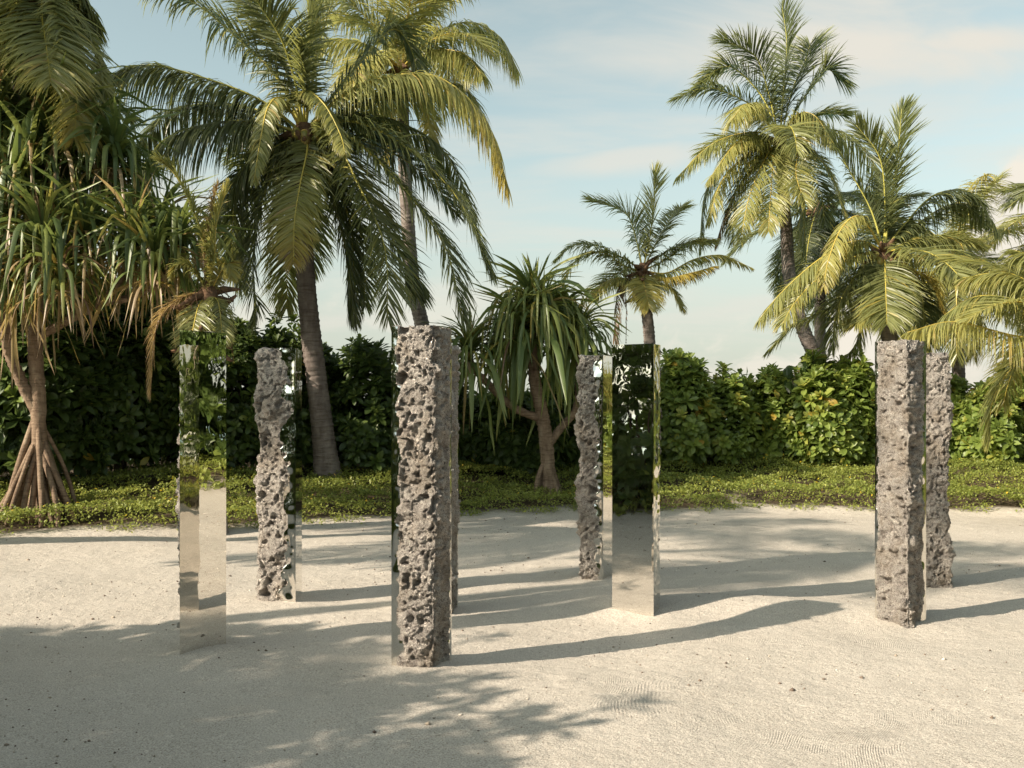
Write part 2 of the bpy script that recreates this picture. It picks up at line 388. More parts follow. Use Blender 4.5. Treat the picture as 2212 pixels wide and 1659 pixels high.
me = mesh('sea', [(-4000, -4000, -1.1), (4000, -4000, -1.1), (4000, 4000, -1.1), (-4000, 4000, -1.1)], [(0, 1, 2, 3)], M_SEA, smooth=False)
kind(link('sea', me), 'structure')

# ------------------------------------------------------------------ coral and mirror columns
def column(corners, faces, label, seed, top=2.2, step=.009, rough=1.0, cell=1.0, topcut=None):
    """corners counter-clockwise; faces[i] runs from corner i to i+1: 'M' mirror or ('R', band at start, band at end)"""
    C = [np.array(c, float) for c in corners]; ctr = sum(C) / 4
    base = min(gz(c[0], c[1]) for c in C) - .07
    root = thing('column', label, 'sculpture', (ctr[0], ctr[1], 0), 'mirrored coral columns standing on the sand')
    nz_ = int((top - base) / step) + 1; zs = np.linspace(base, top, nz_)
    ringV = []; rockF, mirF = [], []; off = 0
    topring = []
    allV = []
    isrock = [f != 'M' for f in faces]
    for k in range(4):
        a, b = C[k], C[(k + 1) % 4]; L = np.linalg.norm(b - a); n = (max(6, int(L / step)) + 1) if isrock[k] else 9; zk = zs if isrock[k] else np.array([base, top]); nk = len(zk)
        u = np.linspace(0, 1, n); e = (b - a) / L; nrm = np.array([e[1], -e[0]])
        U2, Z2 = np.meshgrid(u * L, zk); U2 = U2.ravel(); Z2 = Z2.ravel()
        p = a[None, :] + U2[:, None] * e
        P3 = np.stack([p[:, 0], p[:, 1], Z2], 1)
        if not isrock[k]:
            # the plate stands a hair proud, with a slightly eased arris
            q = P3; N = np.tile(np.r_[nrm, 0], (len(q), 1)); band = np.zeros(len(q)) - 1
            allV.append(q); msk = np.ones(len(q), bool)
        else:
            _, bs, be = faces[k]
            ps, pe = isrock[k - 1], isrock[(k + 1) % 4]
            # outward direction, turned round the corner where rock meets rock
            N = np.tile(nrm, (len(P3), 1)).astype(float)
            R = .07
            if ps:
                e0 = (C[k] - C[k - 1]); e0 /= np.linalg.norm(e0); n0 = np.array([e0[1], -e0[0]])
                w = np.clip(1 - U2 / R, 0, 1) * .5; N = N * (1 - w)[:, None] + n0 * w[:, None]
            if pe:
                e1 = (C[(k + 2) % 4] - b); e1 /= np.linalg.norm(e1); n1_ = np.array([e1[1], -e1[0]])
                w = np.clip(1 - (L - U2) / R, 0, 1) * .5; N = N * (1 - w)[:, None] + n1_ * w[:, None]
            N /= np.linalg.norm(N, axis=1)[:, None]; N = np.hstack([N, np.zeros((len(N), 1))])
            rd = np.zeros(len(P3))
            if ps: rd += .018 * np.clip(1 - U2 / R, 0, 1) ** 2
            if pe: rd += .018 * np.clip(1 - (L - U2) / R, 0, 1) ** 2
            # rock relief
            wpt = P3 + .020 * np.stack([vnoise(P3, 16, seed + 1), vnoise(P3, 16, seed + 2), vnoise(P3, 16, seed + 3)], 1) + .03 * np.stack([vnoise(P3, 6, seed + 71), vnoise(P3, 6, seed + 72), vnoise(P3, 6, seed + 73)], 1) + .006 * np.stack([vnoise(P3, 44, seed + 74), vnoise(P3, 44, seed + 75), vnoise(P3, 44, seed + 76)], 1)
            big = vnoise(P3 * np.array([1, 1, .8]), 4.0 * cell, seed) * .022 + vnoise(P3, 8.5 * cell, seed + 60) * .014
            f1, id1 = worley(wpt, 10 * cell, seed + 5)       # lumps of uneven size
            lump = (.55 - f1) * (.015 + .040 * id1)
            fs, ids = worley(wpt, 21 * cell, seed + 25)
            knob = (.5 - fs) * (.008 + .024 * ids)
            pore = 0
            for (sc_, dep, sel, sd) in ((9.5, .045, .62, 9), (17, .032, .52, 6), (30, .020, .45, 36)):       # sharp walled holes of three sizes
                fh, ih = worley(wpt * np.array([1, 1, .85]) + .012 * vnoise(P3, 28, seed + sd + 2)[:, None], sc_ * cell, seed + sd)
                rr_ = (.12 + .30 * ih) * (1 + .35 * vnoise(P3, 5, seed + sd + 3))
                pore = np.minimum(pore, -sstep(rr_, rr_ * .55, fh) * (ih > sel) * dep)
            f3, id3 = worley(wpt, 52 * cell, seed + 7)
            rid = 1 - np.abs(vnoise(wpt, 15 * cell, seed + 62)); rid2 = 1 - np.abs(vnoise(wpt, 31 * cell, seed + 63))
            fine = (.5 - f3) * .015 + fbm(wpt, 60, 2, seed + 8) * .005 - (rid ** 7) * .020 - (rid2 ** 6) * .011
            rock = (big + lump + knob + pore) * rough + fine - .004
            # liquid metal bands beside the mirror faces
            sm = -.008 + .012 * vnoise(P3 * np.array([1, 1, .75]), 9.5, seed + 12) + .004 * vnoise(P3, 17, seed + 13)
            m1 = (vnoise(P3 * np.array([0, 0, 1.]), 5.5, seed + 14) * .5 + vnoise(P3 * np.array([0, 0, 1.]), 14, seed + 15) * .45)
            msk = np.zeros(len(P3), bool); blend = np.ones(len(P3)); grow = np.ones(len(P3))
            for bw, dist, pr in ((bs, U2, ps), (be, L - U2, pe)):
                if pr: continue
                if bw <= 0: bw = .012
                bb = bw * np.clip(1.0 + .85 * m1 + .45 * vnoise(P3, 24, seed + 16), .25, 2.2)
                msk |= dist < bb; blend = np.minimum(blend, sstep(bb - .004, bb + .022, dist)); grow = np.minimum(grow, sstep(0, .05, dist))
            low = sstep(base + .32, base + .1, Z2)
            d = (sm * grow) * (1 - blend) + rock * blend - rd
            # keep clear of the sheet side: never pushed out past an arris
            q = P3 + N * d[:, None]
            # the top edge is rounded and broken
            tz = sstep(top - .045, top, Z2) * blend
            q = q - N * (tz * .016 * (1 + vnoise(P3, 18, seed + 30)))[:, None]
            q[:, 2] += blend * (.006 * fbm(P3, 38, 2, seed + 31))
            allV.append(q)
        i, j = np.meshgrid(np.arange(nk - 1), np.arange(n - 1), indexing='ij'); aa = off + (i * n + j).ravel()
        Fk = np.stack([aa, aa + 1, aa + n + 1, aa + n], 1)
        lm = msk[(i * n + j).ravel()] & msk[(i * n + j + 1).ravel()]
        mirF.append(Fk[lm]); rockF.append(Fk[~lm])
        topring += [(off + (nk - 1) * n + q_) for q_ in range(n - 1)]
        off += len(P3)
    V = np.vstack(allV)
    # top: rings shrinking to the middle with lumps
    rings = [V[topring]]; ids = [np.array(topring)]
    extraV = []; tf = []; cur = off; nr = len(topring); c3 = np.array([ctr[0], ctr[1], top])
    prev = np.array(topring)
    for r_ in range(1, 13):
        s_ = 1 - r_ / 12 * .97
        q = c3 + (V[topring] - c3) * s_; q[:, 2] = top
        q[:, 2] += (.014 * fbm(q, 22, 3, seed + 40) - .004) * min(1, r_ / 2)
        if topcut is not None: q[:, 2] += topcut(q[:, 0], q[:, 1]) * min(1, r_ / 2)
        idx = np.arange(cur, cur + nr); cur += nr; extraV.append(q)
        nxt = np.roll(np.arange(nr), -1)
        tf.append(np.stack([prev, prev[nxt], idx[nxt], idx], 1)); prev = idx
    V = np.vstack([V] + extraV)
    rF = np.vstack(rockF + tf); mF = np.vstack([x for x in mirF])
    V[:, 0] -= ctr[0]; V[:, 1] -= ctr[1]
    def sub(Fx):
        used = np.unique(Fx); mp = np.full(len(V), -1); mp[used] = np.arange(len(used)); return V[used], mp[Fx]
    v, f = sub(rF); link('rock', mesh('rock', v, f, M_ROCK), root)
    if len(mF): v, f = sub(mF); link('mirror_cladding', mesh('mirror_cladding', v, f, M_MIRROR), root)
    return root
column([(-2.257, 6.76), (-2.024, 7.048), (-2.22, 7.25), (-2.365, 7.10)], ['M', 'M', ('R', 0.02, 0), ('R', 0, .15)],
       'leftmost column, its wide mirror face reflecting hedge, sand and a dark neighbour', 1)
column([(-2.25, 8.72), (-1.885, 8.67), (-1.91, 9.05), (-2.27, 9.08)], [('R', 0, .095), 'M', 'M', ('R', .02, 0)],
       'lumpy pitted grey coral column, liquid mirror strip down its right side, left of the leaning palm trunk', 2, cell=.78, rough=1.35)
column([(-.785, 6.48), (-.485, 6.385), (-.405, 6.66), (-.668, 6.738)], [('R', .052, 0), ('R', 0, .022), 'M', 'M'],
       'nearest and tallest looking column, rough brown coral front with a thin mirror strip down each side', 3, cell=1.05, step=.008, rough=1.1)
column([(.64, 9.86), (.898, 9.80), (1.05, 10.12), (.74, 10.2)], [('R', 0, .075), 'M', 'M', ('R', .02, 0)],
       'pale knobbly coral column standing just behind the dark mirror column on its left', 4, cell=1.0, rough=1.25)
column([(.835, 8.298), (1.154, 8.11), (1.262, 8.36), (.98, 8.60)], ['M', ('R', .60, 0), ('R', 0, .02), 'M'],
       'smooth mirror column whose flat face reflects a dark leafy hedge above shaded sand', 5)
column([(2.880, 7.90), (3.06, 7.67), (3.270, 7.86), (3.09, 8.09)], [('R', .022, 0), ('R', 0, .040), 'M', 'M'],
       'sunlit coral column seen corner on, with an orange tinted mirror strip on its right edge', 6, cell=1.0, rough=1.25, step=.008)
column([(3.79, 9.40), (4.13, 9.33), (4.19, 9.66), (3.85, 9.75)], [('R', .02, 0), ('R', 0, .02), 'M', 'M'],
       'shaded all coral column with a wavy right outline, half hidden behind the sunlit corner on column', 7, cell=1.0, rough=1.2)
column([(-.85, 8.27), (-.495, 8.20), (-.46, 8.5), (-.83, 8.58)], [('R', .02, 0), ('R', 0, .02), 'M', 'M'],
       'coral column almost wholly hidden behind the nearest column, only its knobbly right edge showing', 8, cell=.9, rough=1.2)

# ------------------------------------------------------------------ palms
def leaflet_strips(base, D0, Wd, L, w, bend, nseg=4):
    "ribbons: arrays over leaflets; D0 start direction, bends towards -z by bend (radians per length)"
    n = len(base); pts = [base]; d = D0.copy(); g = np.array([0, 0, -1.0])
    for s_ in range(nseg):
        k = bend[:, None] * (.5 + s_ * .35) / nseg
        d = d * (1 - k) + g * k; d /= np.linalg.norm(d, axis=1)[:, None]
        pts.append(pts[-1] + d * (L / nseg)[:, None])
    prof = [.55, 1.0, .92, .6, .06] if nseg == 4 else [.6, 1.0, .8, .06]
    Vs = []
    for s_, p in enumerate(pts):
        ww = (w * prof[s_] * .5)[:, None]
        Vs += [p - Wd * ww, p + Wd * ww]
    V = np.stack(Vs, 1).reshape(-1, 3); m_ = 2 * (nseg + 1)
    fb = np.arange(n)[:, None] * m_
    Fs = [np.concatenate([fb + 2 * s_, fb + 2 * s_ + 1, fb + 2 * s_ + 3, fb + 2 * s_ + 2], 1) for s_ in range(nseg)]
    return V, np.vstack(Fs)
def frond(root, pts, tint=.3, tipt=None, L=.75, w=.04, n=60, hang=1.0, twist=0.0, bare=.14, droop=None, seed=0, origin=(0, 0, 0), dry=0.0, up=None, stiff=1.0, name='frond'):
    """pts: rachis (world); one frond = leaflets mesh with its midrib as a child"""
    r = np.random.default_rng(seed + 1000); N = 80
    C = spline(pts, N); T = np.gradient(C, axis=0); T /= np.linalg.norm(T, axis=1)[:, None]
    up = np.array(up if up is not None else (0, 0, 1.0), float)
    Sd = np.cross(T, up); nn = np.linalg.norm(Sd, axis=1)
    ref = np.array([r.normal(), r.normal(), 0]) * .2 + np.array([1.0, .1, 0])
    Sd[nn < .15] = 0
    # carry the side vector along so that it never flips
    cur = None; out_ = []
    for k in range(N):
        v = Sd[k] / nn[k] if nn[k] > .35 else None
        if cur is None: cur = v if v is not None else np.cross(T[k], ref) / np.linalg.norm(np.cross(T[k], ref))
        else:
            cur = cur - T[k] * cur.dot(T[k]); cur /= np.linalg.norm(cur)
            if v is not None: cur = cur * .8 + v * .2 * (1 if v.dot(cur) > 0 else -1)
        out_.append(cur / np.linalg.norm(cur))
    Sd = np.array(out_)
    if twist:
        for k in range(N):
            a_ = twist * (k / N); Nn = np.cross(Sd[k], T[k]); Sd[k] = Sd[k] * math.cos(a_) + Nn * math.sin(a_)
    Nn = np.cross(Sd, T); Nn *= np.sign(Nn[:, 2:3] + 1e-6)
    length = np.linalg.norm(np.diff(C, axis=0), axis=1).sum()
    tt = np.tile(np.linspace(bare, .995, n), 2) + r.normal(0, .004, 2 * n); tt = np.clip(tt, bare, .998)
    side = np.repeat([-1.0, 1.0], n)
    keep = r.random(2 * n) > dry * .35; tt = tt[keep]; side = side[keep]
    idx = tt * (N - 1); i0 = idx.astype(int); f = (idx - i0)[:, None]; i1 = np.minimum(i0 + 1, N - 1)
    base = C[i0] * (1 - f) + C[i1] * f; t_, s_, n_ = T[i0], Sd[i0], Nn[i0]
    ang = np.interp(tt, [0, .3, .8, 1], [1.35, 1.12, .85, .45]) + r.normal(0, .08, len(tt))   # angle to the rachis
    lift = r.normal(.18, .12, len(tt)) * (1 if hang < 1.3 else -1)
    D = s_ * (side * np.sin(ang))[:, None] + t_ * (np.cos(ang))[:, None] + n_ * lift[:, None]
    D /= np.linalg.norm(D, axis=1)[:, None]
    Ll = L * 1.22 * np.interp(tt, [bare, bare + .12, .45, .8, .95, 1.0], [.45, .82, 1.0, .78, .48, .3]) * r.normal(1, .07, len(tt))
    Wd = t_ * 1.0 + n_ * r.normal(0, .45, len(tt))[:, None] + s_ * r.normal(0, .1, len(tt))[:, None]
    Wd -= D * (Wd * D).sum(1)[:, None]; Wd /= np.linalg.norm(Wd, axis=1)[:, None]
    bend = np.clip((.62 * hang) * r.lognormal(0, .38, len(tt)) * (.8 + .5 * (1 - tt)), 0, 1.5)
    V, Fq = leaflet_strips(base, D, Wd, Ll, np.full(len(tt), w) * r.normal(1, .1, len(tt)), bend)
    tp = tipt if tipt is not None else tint + .06
    tl = tint + (tp - tint) * np.clip((tt - .35) / .6, 0, 1) + r.normal(0, .035, len(tt)) + (r.random(len(tt)) < .03) * .25
    tv = np.repeat(tl, 10) + np.tile(np.repeat([0, 0, .01, .03, .10], 2), len(tt))
    o_ = np.array(origin)
    fo = link(name, mesh('frond', V - o_, Fq, M_FROND, smooth=False, tint=np.clip(tv + (.13 if tint < .35 else .04 if tint < .5 else 0), 0, 1)), root)
    rr = np.interp(np.linspace(0, 1, 22), [0, .1, .3, 1], [.048, .032, .023, .006]) * (length / 4.2) ** .6
    tv_ = tube(C[np.linspace(0, N - 1, 22).astype(int)], list(rr), 5)
    V2, F2, C2 = tv_
    me = mesh('midrib', V2 - o_, [tuple(map(int, q)) for q in F2] + [tuple(map(int, q)) for q in C2], M_RIB, tint=np.full(len(V2), min(1, max(.32, tint + .22))))
    link('midrib', me, fo)
    return fo
def arc(c, az, el, L, droop, n=9):
    "rachis points: leaves the crown c at azimuth az, elevation el, sinking by droop radians"
    p = np.array(c, float); out_ = [p.copy()]
    for k in range(n):
        e = el - droop * ((k + .5) / n) ** 1.25
        e = max(e, -rad(88))
        p = p + np.array([math.cos(az) * math.cos(e), math.sin(az) * math.cos(e), math.sin(e)]) * L / n; out_.append(p.copy())
    return out_
def trunk(root, pts, r0, r1, origin, flare=1.5, seed=0, ring=.11, shag=.0):
    C = spline(pts, 60); Ls = np.r_[0, np.cumsum(np.linalg.norm(np.diff(C, axis=0), axis=1))]; tot = Ls[-1]
    n = int(tot / .028); s_ = np.linspace(0, tot, n); P_ = np.stack([np.interp(s_, Ls, C[:, k]) for k in range(3)], 1)
    r = np.random.default_rng(seed); sides = 18; radii = []
    # ring scars at uneven spacing
    rings = np.cumsum(r.uniform(ring * .6, ring * 1.4, int(tot / ring * 1.6) + 2)); th = np.arange(sides) * 2 * PI / sides
    ph = r.random() * 6
    for k in range(n):
        base = r0 + (r1 - r0) * (s_[k] / tot) ** .8; base *= 1 + (flare - 1) * math.exp(-s_[k] / .35)
        tilt = .012 * np.sin(th + ph + s_[k] * 1.3)
        q = s_[k] + tilt; dd = q[:, None] - rings[None, :]; dd = np.where(dd < 0, 9, dd).min(1)
        rr = base * (1 + .085 * np.exp(-dd / .02) - .04 * np.exp(-((dd - .05) / .02) ** 2)) + r.normal(0, .002, sides) + .006 * np.sin(th * 3 + s_[k] * 2)
        radii.append(rr)
    V, Fq, Cc = tube(P_, radii, sides); o_ = np.array(origin)
    me = mesh('trunk', V - o_, [tuple(map(int, q)) for q in Fq] + [tuple(map(int, q)) for q in Cc], M_PTRUNK)
    return link('trunk', me, root)
def crown_stub(root, c, r, origin, n=16, seed=0, nuts=0, h=.45):
    rr = random.Random(seed); o_ = np.array(origin); c = np.array(c)
    lst = []
    for k in range(n):
        az = k * 2.4; el = rr.uniform(-.35, .9); p = c + np.array([0, 0, rr.uniform(-.9, .1) * h])
        L = rr.uniform(.2, .55)
        d = np.array([math.cos(az) * math.cos(el), math.sin(az) * math.cos(el), math.sin(el)])
        lst.append(tube([p - o_, p + d * L * .5 - o_, p + d * L - o_ + np.array([0, 0, -.05])], [r * .42, r * .35, r * .12], 6))
    lst.append(tube([c - o_ + np.array([0, 0, -h * 1.1]), c - o_ + np.array([0, 0, -h * .3]), c - o_ + np.array([0, 0, .18])], [r * 1.0, r * 1.25, r * .5], 10))
    for k in range(14):    # hanging fibre strings
        az = rr.uniform(0, 6.28); p = c - o_ + np.array([math.cos(az) * r, math.sin(az) * r, rr.uniform(-.3, .1)])
        L = rr.uniform(.2, .6); q = p + np.array([math.cos(az) * .15, math.sin(az) * .15, -L * .4])
        lst.append(tube([p, q, q + np.array([.03, 0, -L * .6])], [.008, .006, .003], 4))
    link('leaf_base', tube_mesh('leaf_base', lst, M_FIBRE), root)
    if nuts:
        uv, ff = [], []
        for a_ in range(7):
            for b_ in range(10):
                th = PI * a_ / 6; ph = 2 * PI * b_ / 10; k_ = 1 + .06 * math.cos(3 * ph)
                uv.append((math.sin(th) * math.cos(ph) * .085 * k_, math.sin(th) * math.sin(ph) * .085 * k_, math.cos(th) * .115))
        for a_ in range(6):
            for b_ in range(10): ff.append((a_ * 10 + b_, (a_ + 1) * 10 + b_, (a_ + 1) * 10 + (b_ + 1) % 10, a_ * 10 + (b_ + 1) % 10))
        nm = mesh('coconut', uv, ff, M_NUT)
        for k in range(nuts):
            az = rr.uniform(PI * 1.0, PI * 2.0); o = link('coconut', nm, root, loc=tuple(c - o_ + np.array([math.cos(az) * .26, math.sin(az) * .26, rr.uniform(-.38, -.05)])))
            o.rotation_euler = (rr.uniform(-.4, .4), rr.uniform(-.4, .4), rr.uniform(0, 6))
def palm(label, tpts, r0, r1, listed, extra, seed, L=3.6, ll=.72, w=.038, tint=.28, nuts=0, n=58, group='coconut palms round the clearing', els=(75, -35), droop=1.5, az0=0.0, azr=None, name='coconut_palm', stub=True, hang=1.0, stubh=.45, flare=1.5, oldy=.62):
    """tpts trunk world points; listed: [(list of world points, dict)]; extra: number of procedurally laid fronds"""
    base = np.array(tpts[0], float); root = thing(name, label, 'palm tree', tuple(base), group); org = tuple(base)
    trunk(root, tpts, r0, r1, base, seed=seed, flare=flare)
    c = np.array(tpts[-1], float)
    if stub: crown_stub(root, c, r1 * (1.7 if seed == 21 else 1.25), base, n=26, seed=seed, nuts=nuts, h=stubh)
    for k, (pts, kw) in enumerate(listed):
        kw = dict(kw); tn = kw.pop('tint', tint)
        frond(root, pts, tint=tn, L=kw.pop('L', ll), w=kw.pop('w', w) * .66, n=int(kw.pop('n', n) * 2.7), seed=seed * 100 + k, origin=org, **kw)
    r = random.Random(seed)
    for k in range(extra):
        f = (k + .5) / extra; el = els[0] + (els[1] - els[0]) * f ** .9 + r.uniform(-7, 7)
        az = az0 + k * 2.39996 + r.uniform(-.25, .25)
        if azr: az = azr[0] + (az % (2 * PI)) / (2 * PI) * (azr[1] - azr[0])
        lg = L * r.uniform(.88, 1.08) * (1 if f > .12 else .8)
        dr = droop * r.uniform(.75, 1.2) * (.55 + .6 * f)
        old = f > .8
        frond(root, arc(c, az, rad(el), lg, dr), tint=tint + r.uniform(-.06, .08) + (oldy - tint) * (.8 if old and r.random() < .5 else 0) * r.random() + .10 * (f < .2), L=ll, w=w * .70, n=int(n * (2.1 if group.startswith('coconut palms round') else 2.3)),
              seed=seed * 100 + 50 + k, origin=org, hang=hang * r.uniform(.7, 1.3) * (1.2 if f > .5 else 1))
    return root
def R(c, pts, d, dz=0.0):
    "rachis through image points at depth d, tip dz nearer (+) or farther (-)"
    k = len(pts); return [np.array(c)] + [P(px, py, d - dz * ((i + 1) / k) ** 1.1) for i, (px, py) in enumerate(pts)]
def T_(base_px, base_y, d0, rest, d1):
    "trunk from its foot on the ground through image points"
    x, y = P(base_px, base_y, d0)[:2]; pts = [np.array([x, y, gz(x, y) - .12])]
    for i, (px, py) in enumerate(rest): pts.append(P(px, py, d0 + (d1 - d0) * (i + 1) / len(rest)))
    return pts
# main palm
D1 = 17.0
tp = T_(712, 1035, 17.5, [(693, 900), (674, 740), (661, 600), (655, 480), (657, 290)], D1)
c = tp[-1]
main = [
 (R(c, [(560, 215), (430, 165), (310, 140), (205, 178)], D1, .6), dict(hang=2.1, L=.95, tint=.08)),
 (R(c, [(560, 262), (450, 268), (350, 305), (280, 410)], D1, 1.0), dict(hang=2.0, L=.95, tint=.06)),
 (R(c, [(600, 170), (510, 80), (410, 0), (290, -40)], D1, .3), dict(hang=1.1, L=.9, tint=.20)),
 (R(c, [(610, 130), (560, 30), (480, -90)], D1, -.8), dict(hang=.9, tint=.25, L=.85)),
 (R(c, [(668, 180), (668, 80), (662, -30), (640, -140)], D1, .5), dict(hang=.5, tint=.22, L=.95)),
 (R(c, [(672, 190), (690, 90), (730, -20), (790, -110)], D1, -.9), dict(hang=.8, tint=.25, L=.8)),
 (R(c, [(640, 190), (610, 90), (560, 10), (520, -60)], D1, 1.3), dict(hang=.9, tint=.18, L=.8)),
 (R(c, [(720, 205), (790, 120), (850, 62), (890, 110), (905, 190)], D1, -.6), dict(hang=1.1, tint=.15, L=.7)),
 (R(c, [(740, 205), (840, 165), (950, 168), (1050, 260), (1098, 405)], D1, .5), dict(hang=1.9, L=.92, tint=.38, tipt=.58)),
 (R(c, [(760, 262), (880, 320), (990, 430), (1060, 590)], D1, .2), dict(hang=1.0, L=.82, tint=.10)),
 (R(c, [(760, 300), (860, 395), (960, 530), (1000, 690)], D1, .9), dict(hang=1.2, L=.8, tint=.12)),
 (R(c, [(715, 290), (775, 400), (830, 530), (838, 690)], D1, 1.2), dict(hang=.55, L=.85, tint=.16)),
 (R(c, [(690, 320), (720, 430), (750, 560), (757, 690)], D1, .1), dict(hang=.8, L=.75, tint=.10)),
 (R(c, [(664, 320), (648, 400), (636, 480), (634, 570)], D1, 1.5), dict(hang=.85, L=.62, tint=.36, tipt=.68)),
 (R(c, [(620, 320), (570, 420), (548, 540), (552, 690)], D1, .7), dict(hang=.6, L=.8, tint=.08)),
 (R(c, [(610, 310), (530, 360), (450, 470), (420, 560)], D1, .6), dict(hang=1.3, L=.75, tint=.10)),
 (R(c, [(595, 320), (520, 400), (500, 520), (520, 620)], D1, -.6), dict(hang=1.2, L=.7, tint=.10)),
 (R(c, [(610, 215), (580, 230), (563, 300), (548, 395)], D1, 1.4), dict(hang=1.6, L=.32, tint=.42)),
 (R(c, [(660, 200), (700, 225), (735, 290), (745, 330)], D1, 1.3), dict(hang=1.6, L=.30, tint=.30)),
 (R(c, [(720, 250), (850, 260), (960, 330), (1030, 470)], D1, -1.2), dict(hang=1.4, L=.8, tint=.10)),
 (R(c, [(700, 300), (800, 430), (870, 560), (900, 640)], D1, -.9), dict(hang=1.0, L=.8, tint=.08)),
 (R(c, [(600, 250), (480, 225), (370, 240), (300, 320)], D1, -1.0), dict(hang=1.7, L=.8, tint=.05)),
]
palm('large coconut palm, ringed leaning trunk and wide drooping crown, just left of centre', tp, .205, .14, main, 9, 21, L=3.5, ll=.7, tint=.12, nuts=5, n=72, els=(50, -50), stubh=.8, w=.042, azr=(rad(15), rad(165)))
# palm right behind it
D2 = 21.0
tp = T_(955, 1000, 21.5, [(915, 720), (893, 620), (880, 470), (872, 300), (868, 150)], D2); c = tp[-1]
pl = [
 (R(c, [(930, 80), (1010, 48), (1080, 80), (1118, 150)], D2, .2), dict(hang=1.9, L=.9, tint=.44, tipt=.58)),
 (R(c, [(930, 110), (1000, 115), (1040, 160)], D2, 1.2), dict(hang=1.9, L=.8, tint=.5)),
 (R(c, [(850, 60), (860, -30), (900, -90)], D2, .3), dict(hang=.9, L=1.0, tint=.48)),
 (R(c, [(820, 70), (760, 10), (700, -20)], D2, .3), dict(hang=1.1, L=1.0, tint=.5)),
 (R(c, [(900, 60), (960, 0), (1010, -20)], D2, -.5), dict(hang=1.2, L=.8, tint=.48)),
 (R(c, [(815, 120), (770, 130), (740, 180)], D2, .8), dict(hang=1.5, L=.9, tint=.52)),
 (R(c, [(905, 190), (925, 250), (925, 330)], D2, .5), dict(hang=1.2, L=.5, tint=.58)),
 (R(c, [(850, 200), (845, 270), (840, 350)], D2, .5), dict(hang=1.0, L=.5, tint=.62)),
 (R(c, [(915, 230), (940, 290), (955, 335)], D2, .2), dict(hang=2.0, L=.3, tint=.98, n=30)),
 (R(c, [(940, 170), (1010, 200), (1060, 290)], D2, -.6), dict(hang=1.5, L=.8, tint=.42)),
]
palm('yellow green coconut palm rising behind the large palm on a thin curved trunk', tp, .19, .12, pl, 8, 22, L=2.6, ll=.8, tint=.45, nuts=0, els=(85, 10), w=.042)
# small palm right of centre
D3 = 23.0
tp = T_(1408, 1000, 23, [(1404, 760), (1396, 660), (1388, 585)], D3); c = tp[-1]
pl = [
 (R(c, [(1403, 520), (1412, 440), (1413, 372)], D3, .4), dict(hang=.25, L=.75, tint=.30)),
 (R(c, [(1375, 520), (1350, 460), (1276, 432)], D3, -.3), dict(hang=.6, L=.8, tint=.22)),
 (R(c, [(1350, 560), (1290, 530), (1240, 530), (1203, 560)], D3, .2), dict(hang=1.2, L=.5, tint=.25)),
 (R(c, [(1350, 575), (1300, 545), (1250, 558), (1215, 610)], D3, .6), dict(hang=1.2, L=.5, tint=.26)),
 (R(c, [(1440, 560), (1480, 530), (1540, 525)], D3, -.6), dict(hang=1.1, L=.6, tint=.28)),
 (R(c, [(1440, 590), (1500, 560), (1560, 552), (1622, 578)], D3, .2), dict(hang=1.3, L=.4, tint=.40, tipt=.55)),
 (R(c, [(1440, 600), (1490, 590), (1545, 575)], D3, .6), dict(hang=1.3, L=.35, tint=.70)),
 (R(c, [(1420, 610), (1450, 625), (1475, 670)], D3, .4), dict(hang=1.2, L=.4, tint=.42)),
 (R(c, [(1390, 605), (1395, 630), (1402, 665)], D3, .9), dict(hang=1.0, L=.55, tint=.62)),
 (R(c, [(1365, 610), (1340, 600), (1290, 620), (1240, 672)], D3, .3), dict(hang=1.4, L=.4, tint=.42, tipt=.72)),
 (R(c, [(1350, 605), (1335, 630), (1330, 700), (1334, 740)], D3, .2), dict(hang=2.2, L=.35, tint=.97, n=34)),
 (R(c, [(1352, 610), (1353, 660), (1352, 740)], D3, .1), dict(hang=2.2, L=.10, tint=.95, n=12)),
 (R(c, [(1420, 520), (1450, 470), (1470, 450)], D3, -.5), dict(hang=.7, L=.6, tint=.3)),
]
palm('small coconut palm with one upright frond and yellow lower fronds, above the dark mirror column', tp, .16, .12, pl, 2, 23, L=1.8, ll=.55, tint=.3, n=46, els=(50, 10), w=.04, stubh=.7)
